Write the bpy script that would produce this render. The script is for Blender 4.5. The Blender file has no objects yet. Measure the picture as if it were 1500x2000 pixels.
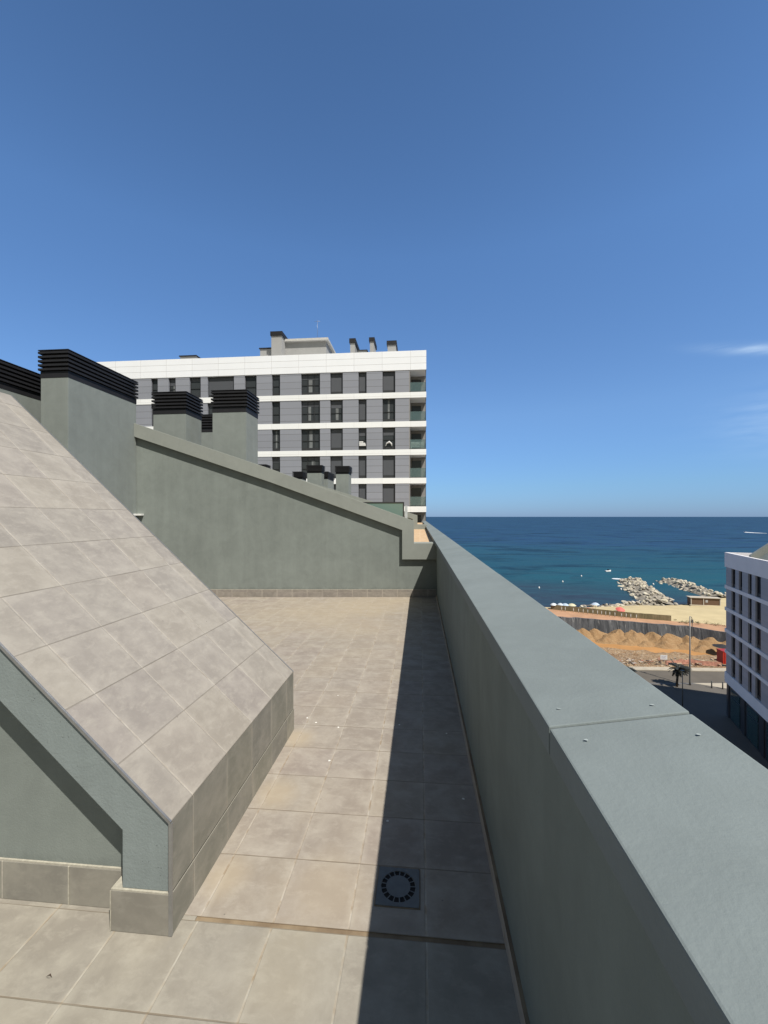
import bpy, bmesh, math, random
from mathutils import Vector, Matrix, noise
R = math.radians
sc = bpy.context.scene
COL = sc.collection
# ------------------------------------------------------------------ camera
EYE = 1.62                       # eye height over the terrace floor (z = 0)
F = 790.0                        # focal length in photo pixels (1500 x 2000)
YAW = math.atan(70 / F)
CY, SY = math.cos(YAW), math.sin(YAW)
cam = bpy.data.cameras.new('camera')
cam.sensor_fit = 'VERTICAL'; cam.sensor_height = 36; cam.sensor_width = 27
cam.lens = 36 * F / 2000
cam.shift_y = 9 / 2000
cam.clip_start = 0.02; cam.clip_end = 90000
camo = bpy.data.objects.new('camera', cam); COL.objects.link(camo)
camo.location = (0, 0, EYE); camo.rotation_euler = (R(90), 0, YAW)
sc.camera = camo
# ------------------------------------------------------------------ sun, sky, exposure
SUN = Vector((0.43, -0.50, 1.0)).normalized()      # towards the sun
elev = math.asin(SUN.z)
sl = bpy.data.lights.new('sun', 'SUN'); sl.energy = 5.0; sl.angle = R(0.53); sl.color = (1.0, 0.95, 0.87)
so = bpy.data.objects.new('sun', sl); COL.objects.link(so)
so.rotation_euler = SUN.to_track_quat('Z', 'Y').to_euler(); so.location = (20, -25, 50)
w = bpy.data.worlds.new('World'); sc.world = w; w.use_nodes = True
wn, wl = w.node_tree.nodes, w.node_tree.links
for n in list(wn): wn.remove(n)
def wN(t, **k):
    n = wn.new(t)
    for a, b in k.items(): setattr(n, a, b)
    return n
sky = wN('ShaderNodeTexSky', sky_type='NISHITA', sun_disc=False)
sky.sun_elevation = elev; sky.sun_rotation = math.atan2(SUN.x, SUN.y)
sky.altitude = 0; sky.air_density = 1.0; sky.dust_density = 0.25; sky.ozone_density = 2.5
def wmath(op, a, b=None, c=None, clamp=False):
    n = wN('ShaderNodeMath', operation=op); n.use_clamp = clamp
    for i, v in enumerate((a, b, c)):
        if v is None: continue
        if isinstance(v, (int, float)): n.inputs[i].default_value = v
        else: wl.new(v, n.inputs[i])
    return n.outputs[0]
tc = wN('ShaderNodeTexCoord'); sep = wN('ShaderNodeSeparateXYZ'); wl.new(tc.outputs['Generated'], sep.inputs[0])
az = wmath('ARCTAN2', sep.outputs[0], sep.outputs[1]); el = wmath('ARCSINE', sep.outputs[2])
comb = wN('ShaderNodeCombineXYZ')
wl.new(wmath('MULTIPLY', az, 6.0), comb.inputs[0]); wl.new(wmath('MULTIPLY', el, 38.0), comb.inputs[1])
nz = wN('ShaderNodeTexNoise'); nz.inputs['Scale'].default_value = 1.3; nz.inputs['Detail'].default_value = 6; nz.inputs['Roughness'].default_value = .55
wl.new(comb.outputs[0], nz.inputs['Vector'])
def blob(azc, elc, wa, we):
    a = wmath('DIVIDE', wmath('SUBTRACT', az, azc), wa); e = wmath('DIVIDE', wmath('SUBTRACT', el, elc), we)
    d = wmath('ADD', wmath('MULTIPLY', a, a), wmath('MULTIPLY', e, e))
    return wmath('POWER', 2.718, wmath('MULTIPLY', d, -1.0))
el0 = el
el = wmath('ADD', el0, wmath('MULTIPLY', wmath('SUBTRACT', az, .65), .245))
c1 = blob(0.672, 0.2975, 0.075, 0.0085)
el = el0
c2 = blob(0.72, 0.17, 0.10, 0.05)
thr = wmath('MULTIPLY', wmath('SUBTRACT', nz.outputs[0], 0.33, clamp=True), 3.0, clamp=True)
m1 = wmath('MULTIPLY', wmath('MULTIPLY', c1, thr), 0.40)
m2 = wmath('MULTIPLY', wmath('MULTIPLY', c2, thr), 0.24)
mk = wmath('ADD', m1, m2, clamp=True)
hs = wN('ShaderNodeHueSaturation'); hs.inputs['Saturation'].default_value = 1.0; hs.inputs['Value'].default_value = 1.0
tint = wN('ShaderNodeMix', data_type='RGBA', blend_type='MULTIPLY'); tint.inputs[0].default_value = 1
wl.new(sky.outputs[0], tint.inputs[6])
rampn = wN('ShaderNodeValToRGB'); cr = rampn.color_ramp
cr.elements[0].position = 0; cr.elements[0].color = (.34, .55, 1.12, 1); cr.elements[1].position = 1; cr.elements[1].color = (.70, .95, 1.12, 1)
for p_, c_ in ((.014, (.37, .59, 1.08, 1)), (.045, (.47, .70, 1.05, 1)), (.15, (.78, 1.0, 1.25, 1)), (.36, (.90, 1.20, 1.45, 1)), (.56, (.73, .98, 1.18, 1))):
    e_ = cr.elements.new(p_); e_.color = c_
wl.new(wmath('MULTIPLY', el, 2 / math.pi, clamp=True), rampn.inputs[0]); # unseen sky overhead and behind camera, tinted warm to make shade less blue
rear_sky = wmath('MULTIPLY', wmath('SUBTRACT', wmath('MULTIPLY', sep.outputs[1], -1.0), 0.0, clamp=True), 2.2, clamp=True)
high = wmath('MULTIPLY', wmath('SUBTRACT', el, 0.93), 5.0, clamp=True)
warmf = wmath('MAXIMUM', rear_sky, high)
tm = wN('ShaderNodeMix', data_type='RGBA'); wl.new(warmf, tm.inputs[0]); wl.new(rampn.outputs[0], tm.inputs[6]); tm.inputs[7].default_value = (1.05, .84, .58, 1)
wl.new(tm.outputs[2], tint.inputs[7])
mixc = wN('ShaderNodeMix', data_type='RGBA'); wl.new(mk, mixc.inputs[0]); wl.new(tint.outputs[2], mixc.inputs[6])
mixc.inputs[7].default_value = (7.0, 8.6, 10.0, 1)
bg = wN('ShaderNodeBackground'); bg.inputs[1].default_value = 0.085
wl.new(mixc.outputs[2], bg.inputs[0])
wo = wN('ShaderNodeOutputWorld'); wl.new(bg.outputs[0], wo.inputs[0])
sc.view_settings.view_transform = 'Standard'; sc.view_settings.look = 'None'
sc.view_settings.exposure = 0.45; sc.view_settings.gamma = 1.0
rnd = random.Random(7)
# ------------------------------------------------------------------ helpers
def ray(px, py):
    cx = (px - 750) / F
    return cx * CY - SY, CY + cx * SY, (1009 - py) / F
def at(px, py, z):                                  # point of a level plane that the photo shows at a pixel
    r = ray(px, py); k = (z - EYE) / r[2]
    return Vector((r[0] * k, r[1] * k, z))
def cv(u, d, z=0):                                  # lateral / depth metres from the viewpoint
    return Vector((-SY * d + CY * u, CY * d + SY * u, z))

class MB:
    def __init__(s): s.v = []; s.f = []; s.m = []; s.uv = []; s.sm = []
    def face(s, pts, m=0, uv=None, smooth=False):
        i = len(s.v); s.v += [Vector(p) for p in pts]; s.f.append(tuple(range(i, i + len(pts))))
        s.m.append(m); s.uv.append(uv); s.sm.append(smooth)
    def box(s, x0, x1, y0, y1, z0, z1, m=0, uv=None):
        if x0 > x1: x0, x1 = x1, x0
        if y0 > y1: y0, y1 = y1, y0
        if z0 > z1: z0, z1 = z1, z0
        P = lambda *a: Vector(a)
        def q(a, b, c, d, u): s.face([a, b, c, d], m, [u(p) for p in (a, b, c, d)])
        q(P(x0,y0,z0),P(x1,y0,z0),P(x1,y0,z1),P(x0,y0,z1), lambda p:(p.x,p.z))
        q(P(x1,y1,z0),P(x0,y1,z0),P(x0,y1,z1),P(x1,y1,z1), lambda p:(p.x,p.z))
        q(P(x0,y1,z0),P(x0,y0,z0),P(x0,y0,z1),P(x0,y1,z1), lambda p:(p.y,p.z))
        q(P(x1,y0,z0),P(x1,y1,z0),P(x1,y1,z1),P(x1,y0,z1), lambda p:(p.y,p.z))
        q(P(x0,y0,z1),P(x1,y0,z1),P(x1,y1,z1),P(x0,y1,z1), lambda p:(p.x,p.y))
        q(P(x0,y1,z0),P(x1,y1,z0),P(x1,y0,z0),P(x0,y0,z0), lambda p:(p.x,p.y))
    def prism(s, pts, y0, y1, m=0, caps=(True, True)):
        """pts: (x,z) counter-clockwise seen from -Y; extruded from y0 to y1"""
        n = len(pts)
        if caps[0]: s.face([(x, y0, z) for x, z in pts], m, [(x, z) for x, z in pts])
        if caps[1]: s.face([(x, y1, z) for x, z in reversed(pts)], m, [(x, z) for x, z in reversed(pts)])
        d = 0
        for i in range(n):
            a, b = pts[i], pts[(i + 1) % n]; L = math.dist(a, b)
            s.face([(a[0], y0, a[1]), (a[0], y1, a[1]), (b[0], y1, b[1]), (b[0], y0, b[1])], m,
                   [(y0, d), (y1, d), (y1, d + L), (y0, d + L)]); d += L
    def tube(s, path, radii, n=8, m=0, cap=True, smooth=True):
        rings = []
        for i, p in enumerate(path):
            p = Vector(p)
            d = (Vector(path[min(i + 1, len(path) - 1)]) - Vector(path[max(i - 1, 0)])).normalized()
            u = d.cross(Vector((0, 1, 0.01))); u = u.normalized() if u.length > .1 else d.cross(Vector((1, 0, 0))).normalized()
            v = d.cross(u); r = radii[i] if hasattr(radii, '__len__') else radii
            rings.append([p + (u * math.cos(2 * math.pi * k / n) + v * math.sin(2 * math.pi * k / n)) * r for k in range(n)])
        i0 = len(s.v)
        for rg in rings: s.v += rg
        for a in range(len(rings) - 1):
            for k in range(n):
                k2 = (k + 1) % n
                s.f.append((i0 + a*n + k, i0 + a*n + k2, i0 + (a+1)*n + k2, i0 + (a+1)*n + k)); s.m.append(m); s.uv.append(None); s.sm.append(smooth)
        if cap:
            s.f.append(tuple(i0 + k for k in reversed(range(n)))); s.m.append(m); s.uv.append(None); s.sm.append(False)
            s.f.append(tuple(i0 + (len(rings)-1)*n + k for k in range(n))); s.m.append(m); s.uv.append(None); s.sm.append(False)
    def build(s, name, mats, parent=None, local=False, bevel=0, seg=2):
        me = bpy.data.meshes.new(name)
        off = Vector((0, 0, 0)) if (parent is None or local) else parent.location
        me.from_pydata([tuple(v - off) for v in s.v], [], s.f)
        if not isinstance(mats, (list, tuple)): mats = [mats]
        for m in mats: me.materials.append(m)
        uvl = me.uv_layers.new(name='UVMap')
        for p, m, uv, sm in zip(me.polygons, s.m, s.uv, s.sm):
            p.material_index = m; p.use_smooth = sm
            if uv:
                for li, c in zip(p.loop_indices, uv): uvl.data[li].uv = c
        bm = bmesh.new(); bm.from_mesh(me)
        bmesh.ops.remove_doubles(bm, verts=bm.verts, dist=1e-5)
        if bevel:
            bmesh.ops.recalc_face_normals(bm, faces=bm.faces)
            es = [e for e in bm.edges if len(e.link_faces) == 2 and e.calc_face_angle(0) > R(25)]
            bmesh.ops.bevel(bm, geom=es, offset=bevel, segments=seg, profile=.6, affect='EDGES', clamp_overlap=True)
        bm.to_mesh(me); bm.free()
        o = bpy.data.objects.new(name, me); COL.objects.link(o)
        if parent is not None: o.parent = parent
        return o
def tag(o, label=None, cat=None, group=None, kind=None):
    if label: o['label'] = label
    if cat: o['category'] = cat
    if group: o['group'] = group
    if kind: o['kind'] = kind
    return o
def thing(name, loc, label, cat, group=None, rz=0):
    o = bpy.data.objects.new(name, None); COL.objects.link(o); o.empty_display_size = .2
    o.location = loc; o.rotation_euler = (0, 0, rz)
    return tag(o, label, cat, group)
def copy_tree(o, parent=None):
    c = o.copy(); COL.objects.link(c); c.parent = parent
    for ch in list(o.children): copy_tree(ch, c)
    return c
# ------------------------------------------------------------------ materials
ALB = 0.668      # all surface colours below are scaled by this
class Mt:
    def __init__(s, name, base=(.5,.5,.5), rough=.7, metal=0, spec=.5):
        s.m = bpy.data.materials.new(name); s.m.use_nodes = True
        s.n, s.l = s.m.node_tree.nodes, s.m.node_tree.links
        s.b = s.n['Principled BSDF']
        s.b.inputs['Base Color'].default_value = (*[x * ALB for x in base], 1); s.b.inputs['Roughness'].default_value = rough
        s.b.inputs['Metallic'].default_value = metal; s.b.inputs['Specular IOR Level'].default_value = spec
        s.co = s.n.new('ShaderNodeTexCoord')
    def put(s, i, v):
        if isinstance(v, (int, float)): i.default_value = v
        elif isinstance(v, tuple): i.default_value = (*[x * ALB for x in v], 1) if len(v) == 3 and i.type == 'RGBA' else v
        else: s.l.new(v, i)
    def math(s, op, a, b=None, c=None, clamp=False):
        n = s.n.new('ShaderNodeMath'); n.operation = op; n.use_clamp = clamp
        for i, v in enumerate((a, b, c)):
            if v is not None: s.put(n.inputs[i], v)
        return n.outputs[0]
    def vec(s, space='Object', scale=(1,1,1), src=None):
        n = s.n.new('ShaderNodeMapping'); s.l.new(src if src else s.co.outputs[space], n.inputs[0]); n.inputs['Scale'].default_value = scale
        return n.outputs[0]
    def noise(s, v, scale, detail=4, rough=.55, dist=0):
        n = s.n.new('ShaderNodeTexNoise'); s.l.new(v, n.inputs['Vector'])
        n.inputs['Scale'].default_value = scale; n.inputs['Detail'].default_value = detail
        n.inputs['Roughness'].default_value = rough; n.inputs['Distortion'].default_value = dist
        return n.outputs[0]
    def ramp(s, f, a, b, lo=0., hi=1.):
        n = s.n.new('ShaderNodeMapRange'); s.put(n.inputs[0], f)
        n.inputs[1].default_value = a; n.inputs[2].default_value = b; n.inputs[3].default_value = lo; n.inputs[4].default_value = hi
        return n.outputs[0]
    def mix(s, f, a, b, bt='MIX'):
        n = s.n.new('ShaderNodeMix'); n.data_type = 'RGBA'; n.blend_type = bt
        s.put(n.inputs[0], f); s.put(n.inputs[6], a); s.put(n.inputs[7], b)
        return n.outputs[2]
    def color(s, v): s.put(s.b.inputs['Base Color'], v)
    def rough(s, v): s.put(s.b.inputs['Roughness'], v)
    def bump(s, h, strength=.3, dist=.01, prev=None):
        n = s.n.new('ShaderNodeBump'); s.put(n.inputs['Height'], h)
        n.inputs['Strength'].default_value = strength; n.inputs['Distance'].default_value = dist
        if prev is not None: s.l.new(prev, n.inputs['Normal'])
        s.l.new(n.outputs[0], s.b.inputs['Normal']); return n.outputs[0]
    def sepuv(s, v):
        n = s.n.new('ShaderNodeSeparateXYZ'); s.l.new(v, n.inputs[0]); return n.outputs
    def comb(s, x, y, z=0.):
        n = s.n.new('ShaderNodeCombineXYZ'); s.put(n.inputs[0], x); s.put(n.inputs[1], y); s.put(n.inputs[2], z); return n.outputs[0]

def stucco(name, c, var=.12, streak=.5, bump=.25, fine=180, rough=.85, pits=False, splash=False):
    m = Mt(name, rough=rough, spec=.25)
    v = m.vec('Object')
    big = m.noise(v, .9, 5, .6, .4)
    mid = m.noise(v, 5, 6, .65, .6)
    st = m.noise(m.vec('Object', (3.2, 3.2, .35)), 1.6, 5, .6, .3)
    fin = m.noise(v, fine, 3, .6)
    f = m.math('ADD', m.math('MULTIPLY', big, .45), m.math('ADD', m.math('MULTIPLY', mid, .3), m.math('MULTIPLY', st, .25 * streak * 2)))
    f = m.ramp(f, .35, .68)
    lo = tuple(x * (1 - var) for x in c); hi = tuple(min(1.25, x * (1 + var)) for x in c)
    col = m.mix(f, lo, hi)
    col = m.mix(m.math('MULTIPLY', m.ramp(fin, .3, .7), .10), col, tuple(x * .7 for x in c))
    drip = m.noise(m.vec('Object', (9, 9, .22)), 1.3, 6, .65, .2)
    col = m.mix(m.math('MULTIPLY', m.ramp(drip, .52, .72), .22 * streak), col, tuple(x * .62 for x in c))
    col = m.mix(m.math('MULTIPLY', m.ramp(drip, .46, .30), .18 * streak), col, tuple(min(1, x * 1.25) for x in c))
    if pits:
        vn = m.n.new('ShaderNodeTexVoronoi'); m.l.new(m.vec('Object', src=None), vn.inputs['Vector']); vn.inputs['Scale'].default_value = 55
        pm = m.math('MULTIPLY', m.math('LESS_THAN', vn.outputs['Distance'], .13), m.math('GREATER_THAN', m.noise(v, 9, 2), .56))
        col = m.mix(m.math('MULTIPLY', pm, .6), col, tuple(x * .35 for x in c))
    zz = m.sepuv(v)[2]      # rain-splash grime just above the skirting
    gr_ = m.math('MULTIPLY', m.ramp(m.math('ADD', zz, m.math('MULTIPLY', m.math('SUBTRACT', mid, .5), .18)), .155, .20, 1, 0), m.math('GREATER_THAN', zz, .02))
    if splash: col = m.mix(m.math('MULTIPLY', gr_, .35), col, tuple(x * .5 for x in c))
    m.color(col)
    h = m.math('ADD', m.math('MULTIPLY', mid, .6), m.math('MULTIPLY', fin, .25))
    m.bump(h, bump, .012)
    return m.m
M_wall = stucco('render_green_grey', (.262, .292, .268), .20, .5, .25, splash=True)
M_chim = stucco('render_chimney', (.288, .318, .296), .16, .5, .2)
M_parw = stucco('parapet_render_shaded', (.228, .268, .248), .20, .5, .25)  # same paint as the other walls, shade of the inner face put into the colour
M_cop = stucco('coping_concrete', (.265, .308, .306), .17, .1, .28, 110, .80)
M_band = stucco('band_concrete', (.280, .322, .315), .16, .5, .4, 90, .8, pits=True)
M_copw = stucco('coping_party', (.34, .36, .325), .12, .3, .3)

def tiles(name, c1, c2, size=.303, off=(0, 0), grout=(.30,.25,.19), gw=.006, hazec=(.46,.43,.37), warm=None, rough=.6):
    m = Mt(name, rough=rough, spec=.35)
    su = m.sepuv(m.co.outputs['UV'])
    a = m.math('DIVIDE', m.math('SUBTRACT', su[0], off[0]), size); b = m.math('DIVIDE', m.math('SUBTRACT', su[1], off[1]), size)
    ca, cb = m.math('FLOOR', a), m.math('FLOOR', b)
    wnz = m.n.new('ShaderNodeTexWhiteNoise'); wnz.noise_dimensions = '2D'; m.l.new(m.comb(ca, cb), wnz.inputs['Vector'])
    r1 = wnz.outputs['Value']; rc = m.sepuv(wnz.outputs['Color'])
    fa, fb = m.math('FRACT', a), m.math('FRACT', b)
    da = m.math('MINIMUM', fa, m.math('SUBTRACT', 1., fa)); db = m.math('MINIMUM', fb, m.math('SUBTRACT', 1., fb))
    dd = m.math('MULTIPLY', m.math('MINIMUM', da, db), size)
    dda, ddb = m.math('MULTIPLY', da, size), m.math('MULTIPLY', db, size)
    gv = m.noise(m.co.outputs['UV'], 14, 3)
    wob = m.math('MULTIPLY', m.math('SUBTRACT', gv, .5), .003)
    gma = m.ramp(m.math('ADD', dda, wob), gw * .5, gw * .5 + .002, 1, 0)
    gmb = m.ramp(m.math('ADD', ddb, wob), gw * .35, gw * .35 + .0012, 1, 0)
    gm = m.math('MAXIMUM', gma, gmb)
    kn = m.noise(m.co.outputs['UV'], 2.3, 3)
    v = m.comb(m.math('ADD', su[0], m.math('MULTIPLY', r1, 37.)), m.math('ADD', su[1], m.math('MULTIPLY', rc[1], 23.)), 0.)
    n1 = m.noise(v, 5.0, 8, .66, .25)
    n2 = m.noise(m.vec(src=v, scale=(1, 1.8, 1)), 11, 7, .72, .3)
    fine = m.noise(m.co.outputs['UV'], 260, 2)
    col = m.mix(r1, c1, c2)
    mean = tuple((x + y) / 2 for x, y in zip(c1, c2))
    col = m.mix(m.ramp(rc[2], .55, 1., 0., .55), col, (mean[0] * 1.0, mean[1] * .95, mean[2] * 1.02))
    col = m.mix(m.ramp(rc[0], .5, 1., 0., .5), col, (mean[0] * 1.08, mean[1] * 1.06, mean[2] * .92))
    col = m.mix(m.ramp(n1, .42, .66), m.mix(.55, col, tuple(x * .80 for x in c1)), m.mix(.6, col, hazec))
    col = m.mix(m.math('MULTIPLY', m.ramp(n2, .5, .70), .6), col, tuple(x * 1.06 for x in hazec))
    # pale dust caught along the tile edges
    ed = m.math('MULTIPLY', m.ramp(dda, .0, .03, 1, 0), m.ramp(m.noise(m.co.outputs['UV'], 5, 5, .65), .42, .62))
    col = m.mix(m.math('MULTIPLY', ed, .55), col, tuple(min(1, x * 1.15) for x in hazec))
    ed2 = m.math('MULTIPLY', m.ramp(ddb, .0, .045, 1, 0), m.ramp(m.noise(v, 7, 5, .65), .45, .62))
    col = m.mix(m.math('MULTIPLY', ed2, .35), col, tuple(min(1, x * 1.12) for x in hazec))
    if warm:
        wmask = m.ramp(m.noise(m.co.outputs['UV'], warm[1], 5, .62, .6), .44, .66)
        we = m.math('MULTIPLY', wmask, warm[2])
        if len(warm) > 3:      # dried sandy puddle marks: rings of ochre silt left by standing water at given places
            for (x, y, rr, st) in warm[3]:
                dx = m.math('SUBTRACT', su[0], x); dy = m.math('SUBTRACT', su[1], y)
                q = m.math('SQRT', m.math('ADD', m.math('MULTIPLY', dx, dx), m.math('MULTIPLY', dy, dy)))
                q = m.math('ADD', q, m.math('MULTIPLY', m.math('SUBTRACT', n1, .5), rr))
                we = m.math('ADD', we, m.ramp(q, rr * .3, rr, st, 0))
        col = m.mix(m.math('MINIMUM', we, .85), col, warm[0])
    gpale = m.mix(m.ramp(gv, .38, .62), tuple(min(1, x * 1.5) for x in grout), tuple(min(1, x * 1.22) for x in hazec))
    col = m.mix(m.math('MULTIPLY', gma, m.ramp(kn, .35, .6, .30, .85)), col, gpale)
    col = m.mix(m.math('MULTIPLY', gmb, m.ramp(kn, .35, .6, .85, .45)), col, tuple(x * .8 for x in grout))
    col = m.mix(m.math('MULTIPLY', fine, .14), col, tuple(x * .6 for x in c1))
    # scattered dirt specks
    vn = m.n.new('ShaderNodeTexVoronoi'); m.l.new(m.co.outputs['UV'], vn.inputs['Vector']); vn.inputs['Scale'].default_value = 9
    sp = m.math('MULTIPLY', m.math('LESS_THAN', vn.outputs['Distance'], .035), m.math('GREATER_THAN', m.sepuv(vn.outputs['Color'])[0], .72))
    col = m.mix(m.math('MULTIPLY', sp, .5), col, (.10, .09, .08))
    m.color(col)
    m.rough(m.ramp(n1, .3, .7, rough + .1, rough - .08))
    h = m.math('ADD', m.math('MULTIPLY', m.math('SUBTRACT', 1., gm), 1.), m.math('ADD', m.math('MULTIPLY', n2, .10), m.math('MULTIPLY', r1, .25)))
    m.bump(h, .5, .0025)
    return m.m
FX, FY = .024, 1.567
puddles = [(-.42, 1.72, .26, .35), (-.5, 1.40, .22, .25), (-.83, 2.3, .16, .55), (-.88, 2.9, .16, .55), (-.3, 5.6, .9, .15), (-1.6, 6.6, 1.5, .35), (-.8, 7.6, 1.1, .35), (-.88, 1.75, .14, .5)]
M_floor = tiles('floor_tiles', (.365, .315, .265), (.455, .400, .335), off=(FX, FY), grout=(.24, .18, .115), hazec=(.50, .455, .385), warm=((.53, .44, .31), .9, .18, puddles))
M_floorn = tiles('floor_tiles_near', (.345, .315, .265), (.42, .385, .32), off=(FX, 1.549), grout=(.25, .19, .12), hazec=(.46, .43, .36), warm=((.50, .44, .32), .9, .18, puddles))
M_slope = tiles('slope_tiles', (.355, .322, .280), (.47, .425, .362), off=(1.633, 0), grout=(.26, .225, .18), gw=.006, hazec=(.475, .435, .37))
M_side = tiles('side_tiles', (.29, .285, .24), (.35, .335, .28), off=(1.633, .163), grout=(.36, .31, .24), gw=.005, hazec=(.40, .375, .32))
M_plinth = tiles('plinth_tile', (.30, .285, .245), (.33, .31, .265), size=5., off=(-3, -3), hazec=(.37, .35, .30))
M_front = tiles('front_skirting_tiles', (.30, .285, .245), (.34, .32, .275), off=(-1.4595, -.1), gw=.005, grout=(.5, .46, .38), hazec=(.39, .37, .31))
M_skirt = tiles('skirting_tiles', (.30, .27, .235), (.37, .33, .285), size=.303, off=(.12, -.2), grout=(.42, .38, .30), gw=.006, hazec=(.42, .38, .33))
M_skirtp = tiles('parapet_skirting_brightened', (.44, .385, .33), (.50, .44, .37), size=.303, off=(.05, -.2), grout=(.22, .18, .14), gw=.006, hazec=(.52, .47, .40))  # same tile as the floor, brightened: floor bounce light put into the colour
M_deck = tiles('deck_tiles', (.72, .46, .24), (.82, .58, .33), off=(0, 0), grout=(.42, .30, .2), hazec=(.85, .66, .42))
mj = Mt('expansion_joint', rough=.9); mj.color(mj.mix(mj.ramp(mj.noise(mj.vec(), 8, 4), .35, .65), (.20, .14, .085), (.33, .25, .155))); M_joint = mj.m
def plain(name, c, rough=.6, metal=0, var=.1, scale=6, spec=.5, bump=0):
    m = Mt(name, c, rough, metal, spec)
    n = m.noise(m.vec(), scale, 4)
    m.color(m.mix(m.ramp(n, .3, .7), tuple(x * (1 - var) for x in c), tuple(min(1.25, x * (1 + var)) for x in c)))
    if bump: m.bump(n, bump, .02)
    return m.m
M_black = plain('black_louvre_metal', (.024, .024, .027), .55, 0, .2, 3, .22)
M_blackin = plain('black_louvre_inside', (.008, .008, .009), .8)
M_trim = plain('zinc_trim', (.42, .42, .41), .38, .6, .12, 20)
M_mortar = plain('pale_mortar', (.50, .47, .38), .9, 0, .2, 60)
M_plastic = plain('drain_grey_plastic', (.17, .185, .19), .6, 0, .12, 30)
M_hole = plain('drain_hole', (.006, .006, .006), .9)
def glass(name, c, rough=.05, alpha=None):
    m = Mt(name, c, rough, 0, .8)
    if alpha is not None: m.b.inputs['Alpha'].default_value = alpha
    return m.m
M_winglass = Mt('window_glass', (.055, .062, .066), .12, 0, .25).m
M_frame = plain('window_frame_dark', (.028, .030, .033), .5)
M_blind = Mt('roller_blind', rough=.6)
_z = M_blind.sepuv(M_blind.co.outputs['Object'])[2]
_s = M_blind.math('FRACT', M_blind.math('MULTIPLY', _z, 18.))
M_blind.color(M_blind.mix(M_blind.ramp(_s, 0, .25), (.055, .06, .068), (.092, .10, .115))); M_blind = M_blind.m
M_curt = plain('grey_curtain', (.20, .215, .22), .8, 0, .25, 3)
M_rail = glass('balcony_glass', (.16, .25, .25), .1, .45)
M_screen = glass('green_screen_glass', (.17, .27, .245), .15, .96)

def panels(name, base, line, pw, ph, offx=0, offz=0, lw=.03, var=.05, axis=0, rough=.5):
    m = Mt(name, rough=rough, spec=.4)
    s = m.sepuv(m.co.outputs['Object'])
    a = m.math('DIVIDE', m.math('SUBTRACT', s[axis], offx), pw); b = m.math('DIVIDE', m.math('SUBTRACT', s[2], offz), ph)
    fa, fb = m.math('FRACT', a), m.math('FRACT', b)
    la = m.math('MULTIPLY', m.math('LESS_THAN', m.math('MINIMUM', fa, m.math('SUBTRACT', 1., fa)), lw * .5 / pw), .7)
    lb = m.math('LESS_THAN', m.math('MINIMUM', fb, m.math('SUBTRACT', 1., fb)), lw * .5 / ph)
    wnz = m.n.new('ShaderNodeTexWhiteNoise'); wnz.noise_dimensions = '2D'; m.l.new(m.comb(m.math('FLOOR', a), m.math('FLOOR', b)), wnz.inputs['Vector'])
    col = m.mix(wnz.outputs['Value'], tuple(x * (1 - var) for x in base), tuple(min(1.25, x * (1 + var)) for x in base))
    col = m.mix(m.math('MULTIPLY', m.ramp(m.noise(m.vec('Object', (.6, .6, .15)), 1.5, 5), .35, .7), .12), col, tuple(x * .8 for x in base))
    col = m.mix(m.math('MAXIMUM', la, lb), col, line)
    m.color(col); m.bump(m.math('MAXIMUM', la, lb), -.3, .02)
    return m.m

# ------------------------------------------------------------------ our terrace
Y_END = 43.0
WX = .334                                 # inner face of the parapet wall
# floor
fl = MB()
NX = -9.5
fl.face([(NX, -4, 0), (WX + .05, -4, 0), (WX + .05, 1.549, 0), (NX, 1.549, 0)], 0, [(NX, -4), (WX + .05, -4), (WX + .05, 1.549), (NX, 1.549)])
fl.face([(NX, 1.549, 0), (-.9, 1.549, 0), (-.9, 1.567, 0), (NX, 1.567, 0)], 0, [(NX, 1.5), (-.9, 1.5), (-.9, 1.52), (NX, 1.52)])
fl.face([(-.9, 1.549, -.003), (WX + .05, 1.549, -.003), (WX + .05, 1.567, -.003), (-.9, 1.567, -.003)], 2)
fl.face([(-.9, 1.549, 0), (WX + .05, 1.549, 0), (WX + .05, 1.549, -.003), (-.9, 1.549, -.003)], 2)
fl.face([(WX + .05, 1.567, 0), (-.9, 1.567, 0), (-.9, 1.567, -.003), (WX + .05, 1.567, -.003)], 2)
fl.face([(NX, 1.567, 0), (WX + .05, 1.567, 0), (WX + .05, 8.4, 0), (NX, 8.4, 0)], 1, [(NX, 1.567), (WX + .05, 1.567), (WX + .05, 8.4), (NX, 8.4)])
tag(fl.build('terrace_floor', [M_floorn, M_floor, M_joint]), kind='structure')

# parapet
CX0, CX1, CT, TILT = .290, .590, 1.145, .047     # coping inner / outer edge, inner top edge, rise to the outer edge
pw = thing('parapet_wall', (.48, 2, 0), 'long grey-green parapet wall with wide concrete coping along the right of the terrace', 'wall')
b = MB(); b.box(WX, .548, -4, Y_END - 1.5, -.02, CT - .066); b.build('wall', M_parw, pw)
b = MB(); b.box(WX - .014, WX, -4, 8.05, .001, .075); b.build('skirting', M_skirtp, pw, bevel=.002)
b = MB(); b.box(WX - .0135, WX - .0005, -4, 8.05, .0755, .0775); b.build('skirting_joint', M_joint, pw)
joints = [-4, -1.27, .94, 3.10, 5.42] + [5.42 + 2.3 * i for i in range(1, 16)] + [Y_END - 1.5]
for a, c in zip(joints[:-1], joints[1:]):
    b = MB(); dz = rnd.uniform(-.0012, .0012)
    b.prism([(CX0, CT - .064), (CX1, CT - .064), (CX1, CT + TILT + dz), (CX0, CT + dz)], a + .0026, c - .0026); b.build('coping', M_cop, pw, bevel=.004)
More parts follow.
